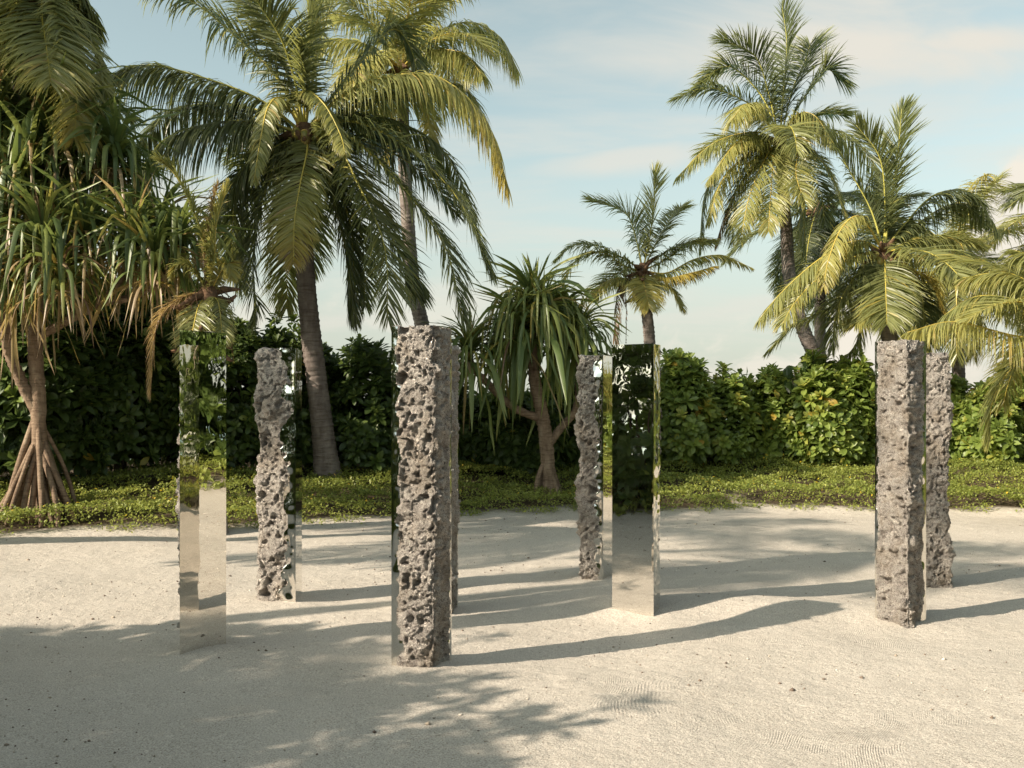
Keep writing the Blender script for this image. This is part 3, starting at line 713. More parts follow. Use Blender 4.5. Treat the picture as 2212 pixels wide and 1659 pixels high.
# tall right palm
D4 = 24.0
tp = T_(1800, 1000, 24, [(1768, 800), (1735, 710), (1706, 600), (1697, 480), (1685, 310)], D4); c = tp[-1]
pl = [
 (R(c, [(1692, 200), (1700, 100), (1690, 15)], D4, .2), dict(hang=.35, L=.85, tint=.15)),
 (R(c, [(1660, 200), (1630, 120), (1560, 85)], D4, .4), dict(hang=.7, L=.9, tint=.12)),
 (R(c, [(1650, 215), (1590, 150), (1550, 150), (1510, 185)], D4, -.5), dict(hang=.9, L=.8, tint=.18)),
 (R(c, [(1640, 240), (1570, 200), (1520, 190), (1460, 212)], D4, .1), dict(hang=1.1, L=.7, tint=.12)),
 (R(c, [(1725, 230), (1770, 170), (1790, 150), (1825, 180)], D4, .2), dict(hang=.8, L=.9, tint=.12)),
 (R(c, [(1710, 200), (1740, 130), (1750, 95)], D4, -.6), dict(hang=.6, L=.9, tint=.14)),
 (R(c, [(1640, 240), (1610, 225), (1580, 260)], D4, 1.0), dict(hang=1.7, L=.75, tint=.50)),
 (R(c, [(1720, 250), (1760, 250), (1800, 310)], D4, 1.0), dict(hang=1.7, L=.7, tint=.52)),
 (R(c, [(1630, 285), (1540, 310), (1460, 385)], D4, .3), dict(hang=1.5, L=.6, tint=.44)),
 (R(c, [(1640, 300), (1590, 310), (1530, 390)], D4, .8), dict(hang=1.4, L=.6, tint=.47)),
 (R(c, [(1630, 320), (1560, 390), (1530, 480)], D4, .5), dict(hang=1.3, L=.6, tint=.42)),
 (R(c, [(1660, 330), (1620, 420), (1600, 520)], D4, 1.0), dict(hang=1.0, L=.65, tint=.48)),
 (R(c, [(1672, 340), (1665, 420), (1660, 500)], D4, 1.2), dict(hang=.9, L=.65, tint=.52)),
 (R(c, [(1720, 320), (1720, 380), (1740, 440)], D4, 1.3), dict(hang=.9, L=.6, tint=.50)),
 (R(c, [(1730, 310), (1790, 370), (1830, 480)], D4, .6), dict(hang=1.2, L=.6, tint=.42)),
 (R(c, [(1640, 340), (1580, 430), (1545, 530)], D4, -.3), dict(hang=1.6, L=.5, tint=.9, n=50)),
 (R(c, [(1740, 280), (1830, 290), (1890, 360), (1900, 440)], D4, .1), dict(hang=1.5, L=.7, tint=.3)),
 (R(c, [(1620, 300), (1530, 400), (1510, 540)], D4, -.4), dict(hang=1.3, L=.6, tint=.15)),
]
palm('tallest coconut palm on the right, slim curved ringed trunk and silvery yellow drooping fronds', tp, .20, .13, pl, 6, 24, L=2.7, ll=.7, tint=.2, nuts=3, els=(60, -50), w=.04)
# palm behind it, its shade put into a dark frond tint
D5 = 27.0
tp = T_(1760, 1000, 27, [(1770, 800), (1772, 600), (1768, 450)], D5)
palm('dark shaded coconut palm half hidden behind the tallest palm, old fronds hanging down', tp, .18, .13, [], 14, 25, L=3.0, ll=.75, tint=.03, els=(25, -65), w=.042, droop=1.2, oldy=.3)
# right palm
D6 = 20.0
tp = T_(1925, 1000, 20, [(1922, 760), (1916, 700), (1914, 640), (1910, 545)], D6); c = tp[-1]
pl = [
 (R(c, [(1912, 440), (1900, 340), (1850, 270)], D6, .2), dict(hang=.5, L=.75, tint=.14)),
 (R(c, [(1925, 430), (1940, 330), (1948, 235)], D6, .5), dict(hang=.15, L=.80, tint=.14)),
 (R(c, [(1880, 450), (1830, 360), (1790, 290)], D6, -.4), dict(hang=.7, L=.7, tint=.1)),
 (R(c, [(1950, 490), (2020, 420), (2100, 420), (2155, 500)], D6, .2), dict(hang=1.4, L=.65, tint=.10)),
 (R(c, [(1960, 500), (2060, 440), (2130, 480)], D6, -.5), dict(hang=1.4, L=.65, tint=.35)),
 (R(c, [(1860, 470), (1820, 490), (1790, 560), (1780, 620)], D6, .9), dict(hang=1.5, L=.45, tint=.46)),
 (R(c, [(1850, 520), (1770, 560), (1690, 630), (1640, 690)], D6, .3), dict(hang=1.5, L=.65, tint=.38)),
 (R(c, [(1860, 550), (1780, 590), (1720, 650), (1690, 700)], D6, .8), dict(hang=1.2, L=.6, tint=.42)),
 (R(c, [(1870, 590), (1800, 660), (1720, 700), (1660, 760)], D6, -.4), dict(hang=1.2, L=.55, tint=.2)),
 (R(c, [(1912, 580), (1914, 640), (1916, 700)], D6, 1.2), dict(hang=.7, L=.75, tint=.36)),
 (R(c, [(1890, 600), (1870, 660), (1850, 700)], D6, .5), dict(hang=.9, L=.7, tint=.40)),
 (R(c, [(1960, 580), (2010, 610), (2040, 680), (2060, 700)], D6, .4), dict(hang=1.2, L=.5, tint=.64)),
 (R(c, [(1960, 550), (2060, 560), (2130, 610), (2180, 690)], D6, .2), dict(hang=1.5, L=.6, tint=.34)),
 (R(c, [(1950, 600), (1990, 660), (2010, 740)], D6, -.4), dict(hang=.9, L=.7, tint=.12)),
 (R(c, [(1880, 620), (1850, 740), (1800, 790)], D6, -.5), dict(hang=1.3, L=.5, tint=.50)),
 (R(c, [(1910, 500), (1925, 440), (1990, 420)], D6, -.8), dict(hang=1.1, L=.6, tint=.2)),
]
palm('green coconut palm with tall fan like top fronds above the sunlit corner on column', tp, .19, .14, pl, 6, 26, L=2.6, ll=.65, tint=.25, nuts=4, els=(30, -45), w=.04)
# yellow palm further right behind
D7 = 24.0
tp = T_(2075, 1000, 24, [(2070, 800), (2062, 640), (2058, 560)], D7)
palm('yellow green coconut palm behind the full green palm, near the right edge', tp, .17, .13, [], 18, 27, L=2.8, ll=.7, tint=.40, els=(80, -50), w=.04, hang=1.2)
# palm beyond the right edge
D8 = 15.5
tp = T_(2400, 1010, 17.5, [(2390, 900), (2375, 800), (2360, 720)], D8); c = tp[-1]
pl = [
 (R(c, [(2290, 735), (2190, 725), (2060, 695), (1960, 718)], D8, .6), dict(hang=2.1, L=.62, tint=.46, tipt=.54, n=66)),
 (R(c, [(2290, 700), (2200, 650), (2110, 640), (2040, 680)], D8, -.4), dict(hang=1.8, L=.6, tint=.38)),
 (R(c, [(2280, 650), (2180, 590), (2080, 600)], D8, -.7), dict(hang=1.7, L=.6, tint=.42)),
 (R(c, [(2320, 640), (2280, 570), (2190, 540)], D8, -.4), dict(hang=1.3, L=.7, tint=.35)),
]
palm('coconut palm at the right edge, one long sunlit frond hanging over the hedge', tp, .18, .13, pl, 10, 28, L=2.6, ll=.6, tint=.38, els=(70, -10), w=.036)
D9 = 22.0
tp = T_(2330, 1000, 22, [(2335, 800), (2330, 640), (2320, 480)], D9); c = tp[-1]
pl = [(R(c, [(2280, 420), (2240, 400), (2190, 440)], D9, .2), dict(hang=.8, L=.8, tint=.10)),
      (R(c, [(2270, 520), (2220, 550), (2150, 620)], D9, .2), dict(hang=1.2, L=.7, tint=.36))]
palm('dark topped coconut palm mostly outside the right edge of the picture', tp, .18, .13, pl, 13, 29, L=2.5, ll=.7, tint=.28, els=(60, -50), w=.04)
# upper left palm
D10 = 14.0
tp = T_(-160, 1060, 15.5, [(-110, 800), (-20, 500), (50, 200), (100, -60)], D10); c = tp[-1]
pl = [
 (R(c, [(130, 10), (160, 120), (165, 230), (160, 300)], D10, .6), dict(hang=.8, L=.66, tint=.42, tipt=.62)),
 (R(c, [(60, 30), (0, 120), (-60, 220)], D10, .5), dict(hang=1.0, L=.8, tint=.30)),
 (R(c, [(160, -30), (190, 20), (200, 70)], D10, -.4), dict(hang=1.3, L=.45, tint=.25)),
 (R(c, [(90, 20), (100, 100), (110, 180)], D10, 1.0), dict(hang=.9, L=.8, tint=.38, tipt=.55)),
 (R(c, [(170, 30), (215, 150), (235, 300)], D10, -.2), dict(hang=1.2, L=.5, tint=.28)),
 (R(c, [(40, 20), (-30, 60), (-80, 160)], D10, -.6), dict(hang=1.5, L=.8, tint=.12)),
]
palm('coconut palm at the upper left corner with yellowing fronds hanging down over the big screwpine', tp, .18, .13, pl, 9, 30, L=3.0, ll=.8, tint=.2, els=(60, -30), w=.042, azr=(rad(100), rad(260)))
D11 = 17.5
tp = T_(-190, 1040, 17.5, [(-170, 800), (-140, 500), (-120, 200)], D11); c = tp[-1]
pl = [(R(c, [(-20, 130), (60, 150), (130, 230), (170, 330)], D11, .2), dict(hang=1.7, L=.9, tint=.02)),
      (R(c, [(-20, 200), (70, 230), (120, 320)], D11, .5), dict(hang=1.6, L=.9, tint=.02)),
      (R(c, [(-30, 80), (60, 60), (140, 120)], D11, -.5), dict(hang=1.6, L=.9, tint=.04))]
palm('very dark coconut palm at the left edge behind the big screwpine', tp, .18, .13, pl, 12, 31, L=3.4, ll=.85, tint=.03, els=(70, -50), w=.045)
# stubby palm between the screwpine and the mirror column
D12 = 12.9
tp = T_(462, 1110, 13.6, [(458, 800), (452, 700), (450, 640)], D12); c = tp[-1]
pl = [
 (R(c, [(450, 560), (420, 460), (380, 380), (343, 345)], D12, .3), dict(hang=.75, L=.34, tint=.38, w=.034, n=60)),
 (R(c, [(462, 560), (468, 480), (492, 400)], D12, .1), dict(hang=.5, L=.35, tint=.45, w=.03)),
 (R(c, [(440, 560), (455, 470), (470, 400)], D12, -.2), dict(hang=.6, L=.30, tint=.86, w=.02)),
 (R(c, [(470, 600), (490, 570), (500, 600)], D12, .2), dict(hang=1.0, L=.22, tint=.46)),
 (R(c, [(430, 600), (400, 570), (375, 590)], D12, .1), dict(hang=1.1, L=.28, tint=.40)),
 (R(c, [(400, 640), (340, 700), (325, 850)], D12, .3), dict(hang=.9, L=.34, tint=.95, w=.022)),
 (R(c, [(430, 660), (415, 720), (400, 790)], D12, .7), dict(hang=.9, L=.30, tint=.40, w=.024)),
 (R(c, [(470, 650), (478, 700), (480, 740)], D12, .4), dict(hang=1.2, L=.25, tint=.36, w=.024)),
]
palm('stubby young coconut palm with a ragged upright frond, rising behind the leftmost column', tp, .15, .12, pl, 0, 32, L=1.5, ll=.5, tint=.34, els=(60, -10), w=.032, n=44, stubh=.8)
# palms behind and beside the viewer: they throw the frond shadows on the sand
def offpalm(x, y, h, lean, label, seed, nf=20, L=3.6, tint=.15, bend=0.0):
    b = np.array([x, y, gz(x, y) - .1]); l = np.array([lean[0], lean[1], 0.0])
    pts = [b, b + l * .25 + np.array([0, 0, h * .33]), b + l * .6 + np.array([0, 0, h * .67]), b + l + np.array([0, 0, h])]
    palm(label, pts, .2, .14, [], nf, seed, L=L, ll=.75, tint=tint, els=(75, -45), w=.042, n=44, group='coconut palms behind the viewer')
offpalm(-14.3, -.5, 6.2, (0.3, .2), 'coconut palm left of the viewer shading the near sand', 41, 34, 2.7)
offpalm(-11.0, 3.4, 9.4, (0.5, .3), 'tall coconut palm left of the viewer with a high crown', 42, 9, 3.0)
offpalm(-9.8, 11.6, 7.2, (.2, -3.4), 'leaning coconut palm left of the frame throwing a thin trunk shadow', 43, 16, 3.0)

# ------------------------------------------------------------------ screwpines
def strap(el, L, w, D, kink, r, ns=9):
    "one long strap leaf along +x in its own frame, V-shaped, arching over and hanging"
    p = np.zeros(3); C_ = [p.copy()]; yaw = 0; jump = 0
    for k in range(ns):
        f = (k + .5) / ns; s_ = min(1, max(0, (f - .08) / .62)); s_ = s_ * s_ * (3 - 2 * s_)
        if k == kink: jump = .7
        e = max(el - D * s_ - jump, rad(-86)) + r.normal(0, .03); yaw += r.normal(0, .05)
        p = p + np.array([math.cos(e) * math.cos(yaw), math.cos(e) * math.sin(yaw), math.sin(e)]) * L / ns; C_.append(p.copy())
    C_ = np.array(C_); T = np.gradient(C_, axis=0); T /= np.linalg.norm(T, axis=1)[:, None]
    tw = np.linspace(0, r.normal(0, .9), ns + 1); V = []
    for k in range(ns + 1):
        y = np.array([0, 1.0, 0]); n = np.cross(T[k], y); n /= np.linalg.norm(n)
        s_ = y * math.cos(tw[k]) + n * math.sin(tw[k]); n2 = np.cross(T[k], s_)
        ww = w * np.interp(k / ns, [0, .1, .5, .8, 1], [.8, 1, .92, .6, .04]) * .5
        V += [C_[k] - s_ * ww - n2 * ww * .35, C_[k], C_[k] + s_ * ww - n2 * ww * .35]
    Fq = []
    for k in range(ns):
        a = 3 * k; Fq += [(a, a + 1, a + 4, a + 3), (a + 1, a + 2, a + 5, a + 4)]
    tint = np.repeat(np.interp(np.linspace(0, 1, ns + 1), [0, .8, 1], [0, .02, .12]), 3)
    return np.array(V), np.array(Fq), tint
rs = np.random.default_rng(5)
STR = []       # variants by elevation class
for cls, (el, dr) in enumerate([(82, .35), (68, 1.1), (55, 1.9), (42, 2.1), (22, 1.8), (-10, 1.2), (-55, .5)]):
    for v_ in range(4):
        k = -1 if rs.random() < .45 else int(rs.integers(3, 6))
        STR.append(strap(rad(el + rs.normal(0, 6)), 1.0, .05, dr * rs.uniform(.75, 1.25), k if cls < 4 else -1, rs))
def screwpine(label, base, limbs, heads, seed, roots, root_h, root_r, scale=1.0, nl=52, deadf=.12, tint=.3, maxobj=300, tr=.11):
    r = np.random.default_rng(seed); base = np.array(base); root = thing('screwpine', label, 'screwpine tree', tuple(base), 'screwpine trees')
    lst = []
    def rings(C, r0, r1):
        C = spline(C, max(10, len(C) * 9)); n = len(C); rr = []
        for k in range(n):
            q = r0 + (r1 - r0) * k / (n - 1); rr.append(q * (1 + .10 * (k % 2) + .03 * r.normal()) + r.normal(0, .005, 12))
        return tube(C - base, rr, 12)
    for li, (pts, r0, r1) in enumerate(limbs):
        V, Fq, Cc = rings([np.array(p) for p in pts], r0, r1)
        me = mesh('trunk' if li == 0 else 'branch', V, [tuple(map(int, q)) for q in Fq] + [tuple(map(int, q)) for q in Cc], M_SCREWB)
        link('trunk' if li == 0 else 'branch', me, root)
    for k in range(roots):
        az = k / roots * 2 * PI + r.normal(0, .2); h = root_h * r.uniform(.5, 1.05); rd = root_r * r.uniform(.45, 1.05) * (h / root_h) ** .7
        tpx = np.array(limbs[0][0][0]); tq = np.array(limbs[0][0][1]); f = min(1, h / max(.1, (tq[2] - tpx[2]))); st = tpx + (tq - tpx) * f
        e = np.array([base[0] + math.cos(az) * rd, base[1] + math.sin(az) * rd, 0]); e[2] = gz(e[0], e[1]) - .08
        mid = (st + e) / 2 + np.array([math.cos(az), math.sin(az), 0]) * .04 + r.normal(0, .02, 3)
        q = spline([st, mid, e], 9); rr_ = r.uniform(.026, .048)
        V, Fq, Cc = tube(q - base, [rr_ * .8, rr_, rr_, rr_, rr_, rr_ * 1.05, rr_ * 1.1, rr_ * 1.1, rr_], 8)
        link('prop_root', mesh('prop_root', V, [tuple(map(int, q)) for q in Fq] + [tuple(map(int, q)) for q in Cc], M_SCREWB), root)
    allv = []
    for hi, (c, hs, up_) in enumerate(heads):
        c = np.array(c); n = int(nl * (1.0 if hs > .6 else .8))
        for k in range(n):
            f = (k + .5) / n; az = k * 2.39996 + r.normal(0, .15)
            cls = min(6, int(f ** 1.05 * 6.2)) if r.random() > .1 else int(r.integers(1, 6))
            v_ = cls * 4 + int(r.integers(0, 4)); L = hs * (1.36 if seed == 3 else 1.36 + .13 * max(0, cls - 1)) * r.uniform(.75, 1.15) * (.62 if cls == 0 else 1.0 if cls < 5 else 1.05)
            dead = cls >= 5 and r.random() < deadf * 3.2 or r.random() < deadf * .15
            pos = c + np.array([math.cos(az) * .03, math.sin(az) * .03, .16 * (1 - f) * hs * 1.2 - .12 * (f > .75)])
            tn = (.88 + r.normal(0, .05)) if dead else tint + r.normal(0, .07) + (.18 if r.random() < .06 else 0) - .05 * f
            allv.append((pos, az, v_, L, tn, dead, -pos[1] - .4 * (cls > 4) + r.normal(0, .25), up_))
    allv.sort(key=lambda q: -q[6])
    cache = {}
    for q in allv[:maxobj]:
        pos, az, v_, L, tn, dead, _, up_ = q; b_ = round(min(1, max(0, tn)) * 8) / 8; key = (v_, b_)
        if key not in cache:
            V, Fq, t0 = STR[v_]; cache[key] = mesh('leaf', V, Fq, M_PAND, smooth=False, tint=np.clip(t0 + b_, 0, 1))
        wsc = 1.08 / max(L, .5) if not dead else .7 / max(L, .5)
        M4 = Matrix.Translation(Vector(pos - base)) @ Matrix.Rotation(az, 4, 'Z') @ Matrix.Diagonal((L, L * min(1.5, max(.55, wsc)), L, 1))
        link('leaf', cache[key], root, mat4=M4)
    rest = []
    for q in allv[maxobj:]:
        pos, az, v_, L, tn, dead, _, up_ = q; V, Fq, t0 = STR[v_]; V = V * np.array([L, L * (1.2 if not dead else .7), L])
        ca, sa = math.cos(az), math.sin(az); Vr = np.stack([V[:, 0] * ca - V[:, 1] * sa, V[:, 0] * sa + V[:, 1] * ca, V[:, 2]], 1) + pos - base
        rest.append((Vr, Fq, np.clip(t0 + tn, 0, 1)))
    if rest:
        V, Fq, tt = join(rest); kind(link('foliage', mesh('foliage', V, Fq, M_PAND, smooth=False, tint=tt), root), 'stuff')
    return root
def gp(px, py, d):
    x, y = P(px, py, d)[:2]; return np.array([x, y, gz(x, y) - .05])
# big screwpine on the left
DL = 13.9
b0 = gp(88, 1085, DL)
L1 = [b0, P(82, 860, DL), P(76, 760, DL), P(78, 690, DL), P(90, 600, DL), P(100, 500, DL), P(110, 380, DL)]
L2 = [P(85, 900, DL), P(40, 810, DL - .1), P(15, 740, DL - .2), P(0, 600, DL - .3), P(20, 480, DL - .4)]
L3 = [P(78, 730, DL), P(150, 690, DL - .15), P(210, 655, DL - .3), P(255, 615, DL - .4), P(290, 560, DL - .5)]
L4 = [P(210, 655, DL - .3), P(290, 640, DL - .4), P(350, 600, DL - .4), P(385, 550, DL - .4)]
L5 = [P(100, 500, DL), P(160, 440, DL + .2), P(210, 340, DL + .3)]
L6 = [P(90, 600, DL), P(140, 560, DL - .5), P(160, 500, DL - .7)]
heads = [(P(105, 300, DL), 1.05, 1), (P(195, 330, DL + .3), 1.0, 1), (P(20, 470, DL - .5), 1.0, 1), (P(-40, 560, DL - .6), 1.0, 1), (P(90, 540, DL - .8), .95, 1),
         (P(290, 540, DL - .5), .9, 1), (P(385, 540, DL - .4), .85, 1), (P(180, 520, DL - .5), .9, 1), (P(-20, 330, DL), 1.1, 1), (P(50, 210 + 60, DL + .5), 1.0, 1), (P(240, 420, DL + .4), .9, 1),
         (P(330, 590, DL - .7), .8, 1), (P(130, 430, DL + .1), .9, 1), (P(60, 400, DL - .3), 1.0, 1), (P(160, 260, DL + .6), .95, 1), (P(250, 350, DL), .85, 1), (P(30, 640, DL - .5), .8, 1), (P(130, 610, DL - .9), .75, 1), (P(345, 500, DL - .1), .8, 1)]
screwpine('big screwpine on the left standing on a cone of bare prop roots', b0,
          [(L1, .105, .065), (L2, .08, .055), (L3, .06, .045), (L4, .05, .04), (L5, .06, .045), (L6, .06, .045)], heads, 3, 24, 1.55, .74, nl=100, deadf=.34, tint=.45)
DM = 17.6
b0 = gp(1188, 1022, DM)
L1 = [b0, P(1180, 960, DM), P(1170, 890, DM), P(1155, 820, DM), P(1148, 740, DM), P(1150, 660, DM), P(1155, 610, DM)]
L2 = [P(1168, 905, DM), P(1110, 880, DM - .1), P(1060, 835, DM - .2), P(1020, 790, DM - .3), P(1012, 745, DM - .3)]
L3 = [P(1185, 960, DM), P(1215, 920, DM + .1), P(1245, 880, DM + .15), P(1250, 800, DM + .2), P(1248, 730, DM + .2)]
heads = [(P(1152, 668, DM), .98, 1), (P(1168, 700, DM - .2), .92, 1), (P(1012, 768, DM - .3), .82, 1), (P(1246, 738, DM + .2), .85, 1), (P(1205, 700, DM + .3), .85, 1), (P(1115, 715, DM - .3), .85, 1)]
screwpine('screwpine in the middle with a ringed forked trunk and long hanging strap leaves', b0,
          [(L1, .13, .07), (L2, .07, .05), (L3, .07, .05)], heads, 4, 10, .8, .42, nl=118, deadf=.04, tint=.47)

# ------------------------------------------------------------------ shrubs
def ob_leaf(L, w, fold, curl, r):
    s_ = [0, .25, .55, .82, 1.0]; ww = [.12, .55, 1.0, .92, .25]; V = []
    d = 0; x = 0; z = 0
    for k in range(5):
        if k: x += (s_[k] - s_[k - 1]) * L * math.cos(d); z += (s_[k] - s_[k - 1]) * L * math.sin(d); d += curl / 4
        h = w * ww[k] * .5; V += [(x, -h, z + h * fold), (x, 0, z), (x, h, z + h * fold)]
    Fq = []
    for k in range(4):
        a = 3 * k; Fq += [(a, a + 1, a + 4, a + 3), (a + 1, a + 2, a + 5, a + 4)]
    return np.array(V), np.array(Fq)
def ob_leaf_low(L, w):
    h = w * .5
    return np.array([(0, 0, 0), (L * .62, -h, -.005), (L, 0, -L * .18), (L * .62, h, -.005), (L * .6, 0, -.02)]), np.array([(0, 1, 2, 4), (0, 4, 2, 3)])
def rosette(seed, n=13, L=.18, w=.078, low=False):
    r = np.random.default_rng(seed); parts = []
    for k in range(n):
        f = k / n; az = k * 2.4 + r.normal(0, .2); el = rad(78 - 95 * f + r.normal(0, 8)); LL = L * r.uniform(.75, 1.1) * (.55 + .5 * min(1, f * 2.2)); 
        V, Fq = ob_leaf_low(LL, w * r.uniform(.85, 1.1) * LL / L) if low else ob_leaf(LL, w * r.uniform(.85, 1.1) * LL / L, .35, -r.uniform(.2, .9), r)
        c_, s_ = math.cos(el), math.sin(el); V = np.stack([V[:, 0] * c_ - V[:, 2] * s_, V[:, 1], V[:, 0] * s_ + V[:, 2] * c_], 1)
        c_, s_ = math.cos(az), math.sin(az); V = np.stack([V[:, 0] * c_ - V[:, 1] * s_, V[:, 0] * s_ + V[:, 1] * c_, V[:, 2] + .06 * (1 - f)], 1)
        parts.append((V, Fq, np.full(len(V), r.normal(0, .05) - .10 * f + (.45 if r.random() < .02 else 0))))
    return join(parts)
ROS = [rosette(50 + k) for k in range(8)]; ROSL = [rosette(50 + k, low=True) for k in range(8)]
ros_mesh = {}
def ros_me(v, b):
    if (v, b) not in ros_mesh:
        V, Fq, tt = ROS[v]; ros_mesh[(v, b)] = mesh('leaf_cluster', V, Fq, M_SHRUB, smooth=False, tint=np.clip(tt + b, 0, 1))
    return ros_mesh[(v, b)]
def shrub(label, x, y, h, rx, ry, seed, nobj=170, nfill=260, tint=.45, group='shrubs of the hedge behind the clearing', name='shrub', scale=1.0, low=.12, back=True):
    r = np.random.default_rng(seed); g0 = gz(x, y); base = np.array([x, y, g0 - .05]); root = thing(name, label, 'shrub', tuple(base), group)
    hh = (h - g0)
    def place(front):
        # a point on a lumpy superellipsoid shell
        while True:
            a = r.uniform(-PI, 0) if front else r.uniform(-PI, PI); zf = r.uniform(low, 1.0); 
            if front and r.random() < .22: zf = 1 - abs(r.normal(0, .06))
            prof = (1 - max(0, zf - .15) ** 3.2) ** .55 * (.78 + .22 * min(1, zf * 2.5))
            lump = 1 + .18 * math.sin(3 * a + seed) + .15 * math.sin(7 * zf + 4 * a + seed * 2)
            rho = prof * lump * (1 - abs(r.normal(0, .10 if front else .38)))
            if zf > .95: rho *= r.random() ** .5
            if rho > .05: break
        ht = hh * zf * (1 + .10 * math.sin(2.7 * a + seed) * (zf > .6) + .06 * r.normal() * (zf > .8))
        p = np.array([math.cos(a) * rx * rho, math.sin(a) * ry * rho, ht])
        n_ = np.array([math.cos(a) * (1 - zf * .6), math.sin(a) * (1 - zf * .6), .35 + 1.0 * zf ** 2]); n_ = n_ / np.linalg.norm(n_) + r.normal(0, .28, 3); n_ /= np.linalg.norm(n_)
        return p, n_
    for k in range(nobj):
        p, n_ = place(True); q = Vector(n_).to_track_quat('Z', 'Y').to_matrix().to_4x4(); s_ = r.uniform(.8, 1.25) * scale
        b = round((tint + r.normal(0, .05)) * 10) / 10
        link('leaf_cluster', ros_me(int(r.integers(0, 8)), b), root, mat4=Matrix.Translation(Vector(p)) @ q @ Matrix.Rotation(r.uniform(0, 6.28), 4, 'Z') @ Matrix.Scale(s_, 4))
    parts = []
    for k in range(nfill):
        p, n_ = place(False); q = np.array(Vector(n_).to_track_quat('Z', 'Y').to_matrix()); V, Fq, tt = ROSL[int(r.integers(0, 8))]
        s_ = r.uniform(.8, 1.25) * scale
        parts.append((V @ q.T * s_ + p, Fq, np.clip(tt + tint - .05, 0, 1)))
    V, Fq, tt = join(parts); kind(link('foliage', mesh('foliage', V, Fq, M_SHRUB, smooth=False, tint=tt), root), 'stuff')
    lst = []
    for k in range(7):
        a = r.uniform(0, 6.28); b_ = r.uniform(.2, .75); lst.append(tube(spline([(r.normal(0, .1), r.normal(0, .1), 0), (math.cos(a) * rx * b_ * .45, math.sin(a) * ry * b_ * .45, hh * .35), (math.cos(a) * rx * b_, math.sin(a) * ry * b_, hh * .82)], 7), [.03, .026, .022, .019, .016, .012, .008], 6))
    link('stem', tube_mesh('stem', lst, M_WOOD), root)
    return root
topx = [-300, -100, 100, 200, 370, 480, 520, 560, 610, 650, 700, 760, 850, 980, 1100, 1200, 1300, 1440, 1550, 1600, 1640, 1740, 1850, 1950, 2100, 2212, 2500]
topy = [640, 640, 620, 630, 660, 725, 720, 716, 745, 800, 795, 758, 760, 850, 880, 850, 800, 792, 782, 812, 835, 790, 780, 825, 825, 800, 780]
dx_ = [-300, 0, 300, 700, 1100, 1450, 2212, 2500]; dy_ = [14.8, 15.6, 16.8, 18.4, 19.6, 20.3, 20.3, 19.6]
shr = [(-190, 'leafy shrub at the far left edge behind the big screwpine'), (-40, 'tall shaded shrub directly behind the prop roots of the big screwpine'), (105, 'dark tall shrub between the big screwpine trunk and its long branch'),
       (245, 'dark shrub under the hanging dead leaves of the big screwpine'), (370, 'dark shrub just left of the leftmost column'), (480, 'shaded shrub behind the leftmost column'), (590, 'shrub with round leaf rosettes showing above the lumpy column with the mirror strip'),
       (690, 'dark shrub behind the trunk of the large leaning palm'), (800, 'dark shrub between the large palm trunk and the nearest column'), (905, 'shrub hidden behind the nearest column'),
       (1010, 'low shrub under the left head of the middle screwpine'), (1120, 'low dark shrub behind the forked trunk of the middle screwpine'), (1235, 'shrub between the middle screwpine and the pale knobbly column'), (1350, 'shrub hidden behind the dark mirror column'),
       (1470, 'bright green shrub directly right of the dark mirror column'), (1580, 'rounded green shrub, second right of the dark mirror column'), (1690, 'green shrub below the tallest palm, left of the heart leaved sapling'),
       (1800, 'sunlit shrub beneath the foot of the tallest palm trunk'), (1900, 'sunlit shrub just left of the corner on column'), (2010, 'shrub hidden behind the pair of columns on the right'), (2120, 'sunlit shrub with two yellow leaves right of the shaded coral column'),
       (2230, 'sunlit shrub at the right edge under the hanging palm frond'), (2350, 'shrub beyond the right edge of the hedge')]
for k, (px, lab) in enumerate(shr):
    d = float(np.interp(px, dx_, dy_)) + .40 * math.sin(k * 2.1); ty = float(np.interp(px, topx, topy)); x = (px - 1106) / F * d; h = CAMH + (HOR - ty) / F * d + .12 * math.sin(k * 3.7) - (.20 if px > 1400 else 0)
    lit = px > 1400  # sun and shade put into leaf tint: right hedge lighter, the rest darker
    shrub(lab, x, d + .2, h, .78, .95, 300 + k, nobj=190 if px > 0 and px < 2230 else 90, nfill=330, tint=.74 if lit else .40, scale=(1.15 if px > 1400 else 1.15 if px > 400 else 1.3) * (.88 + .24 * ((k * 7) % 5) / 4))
# heart leaved sapling by the tall palm trunk
r = np.random.default_rng(77); x, y = P(1755, 1000, 19.8)[:2]; b0 = np.array([x, y, gz(x, y)])
root = thing('sapling', 'heart leaved sapling poking out of the hedge beside the foot of the tallest palm', 'sapling', tuple(b0))
hv = [(0, 0, 0), (-.06, .03, .01), (-.085, .075, .015), (-.06, .12, .0), (0, .16, -.02), (.06, .12, .0), (.085, .075, .015), (.06, .03, .01), (0, .07, -.01)]
hf = [(0, 1, 8), (1, 2, 8), (2, 3, 8), (3, 4, 8), (4, 5, 8), (5, 6, 8), (6, 7, 8), (7, 0, 8)]
hm = mesh('leaf', hv, hf, M_SHRUB, smooth=False, tint=np.full(9, .12))
lst = []
for (ax, ay) in ((1755, 755), (1735, 775), (1700, 790), (1775, 790), (1790, 812), (1715, 810)):
    q = P(ax, ay, 19.8) - b0; lst.append(tube(spline([(0, 0, 0), q * .5 + np.array([.05, 0, .1]), q], 9), [.022, .02, .018, .015, .013, .011, .009, .007, .005], 6))
    for k in range(11):
        f = r.uniform(.78, 1.03); p = q * f + r.normal(0, .055, 3)
        link('leaf', hm, root, mat4=Matrix.Translation(Vector(p)) @ Matrix.Rotation(r.uniform(-1.2, 1.2), 4, 'Z') @ Matrix.Rotation(PI + rad(r.uniform(55, 95)), 4, 'X') @ Matrix.Scale(r.uniform(.8, 1.3), 4))
link('stem', tube_mesh('stem', lst, M_WOOD), root)
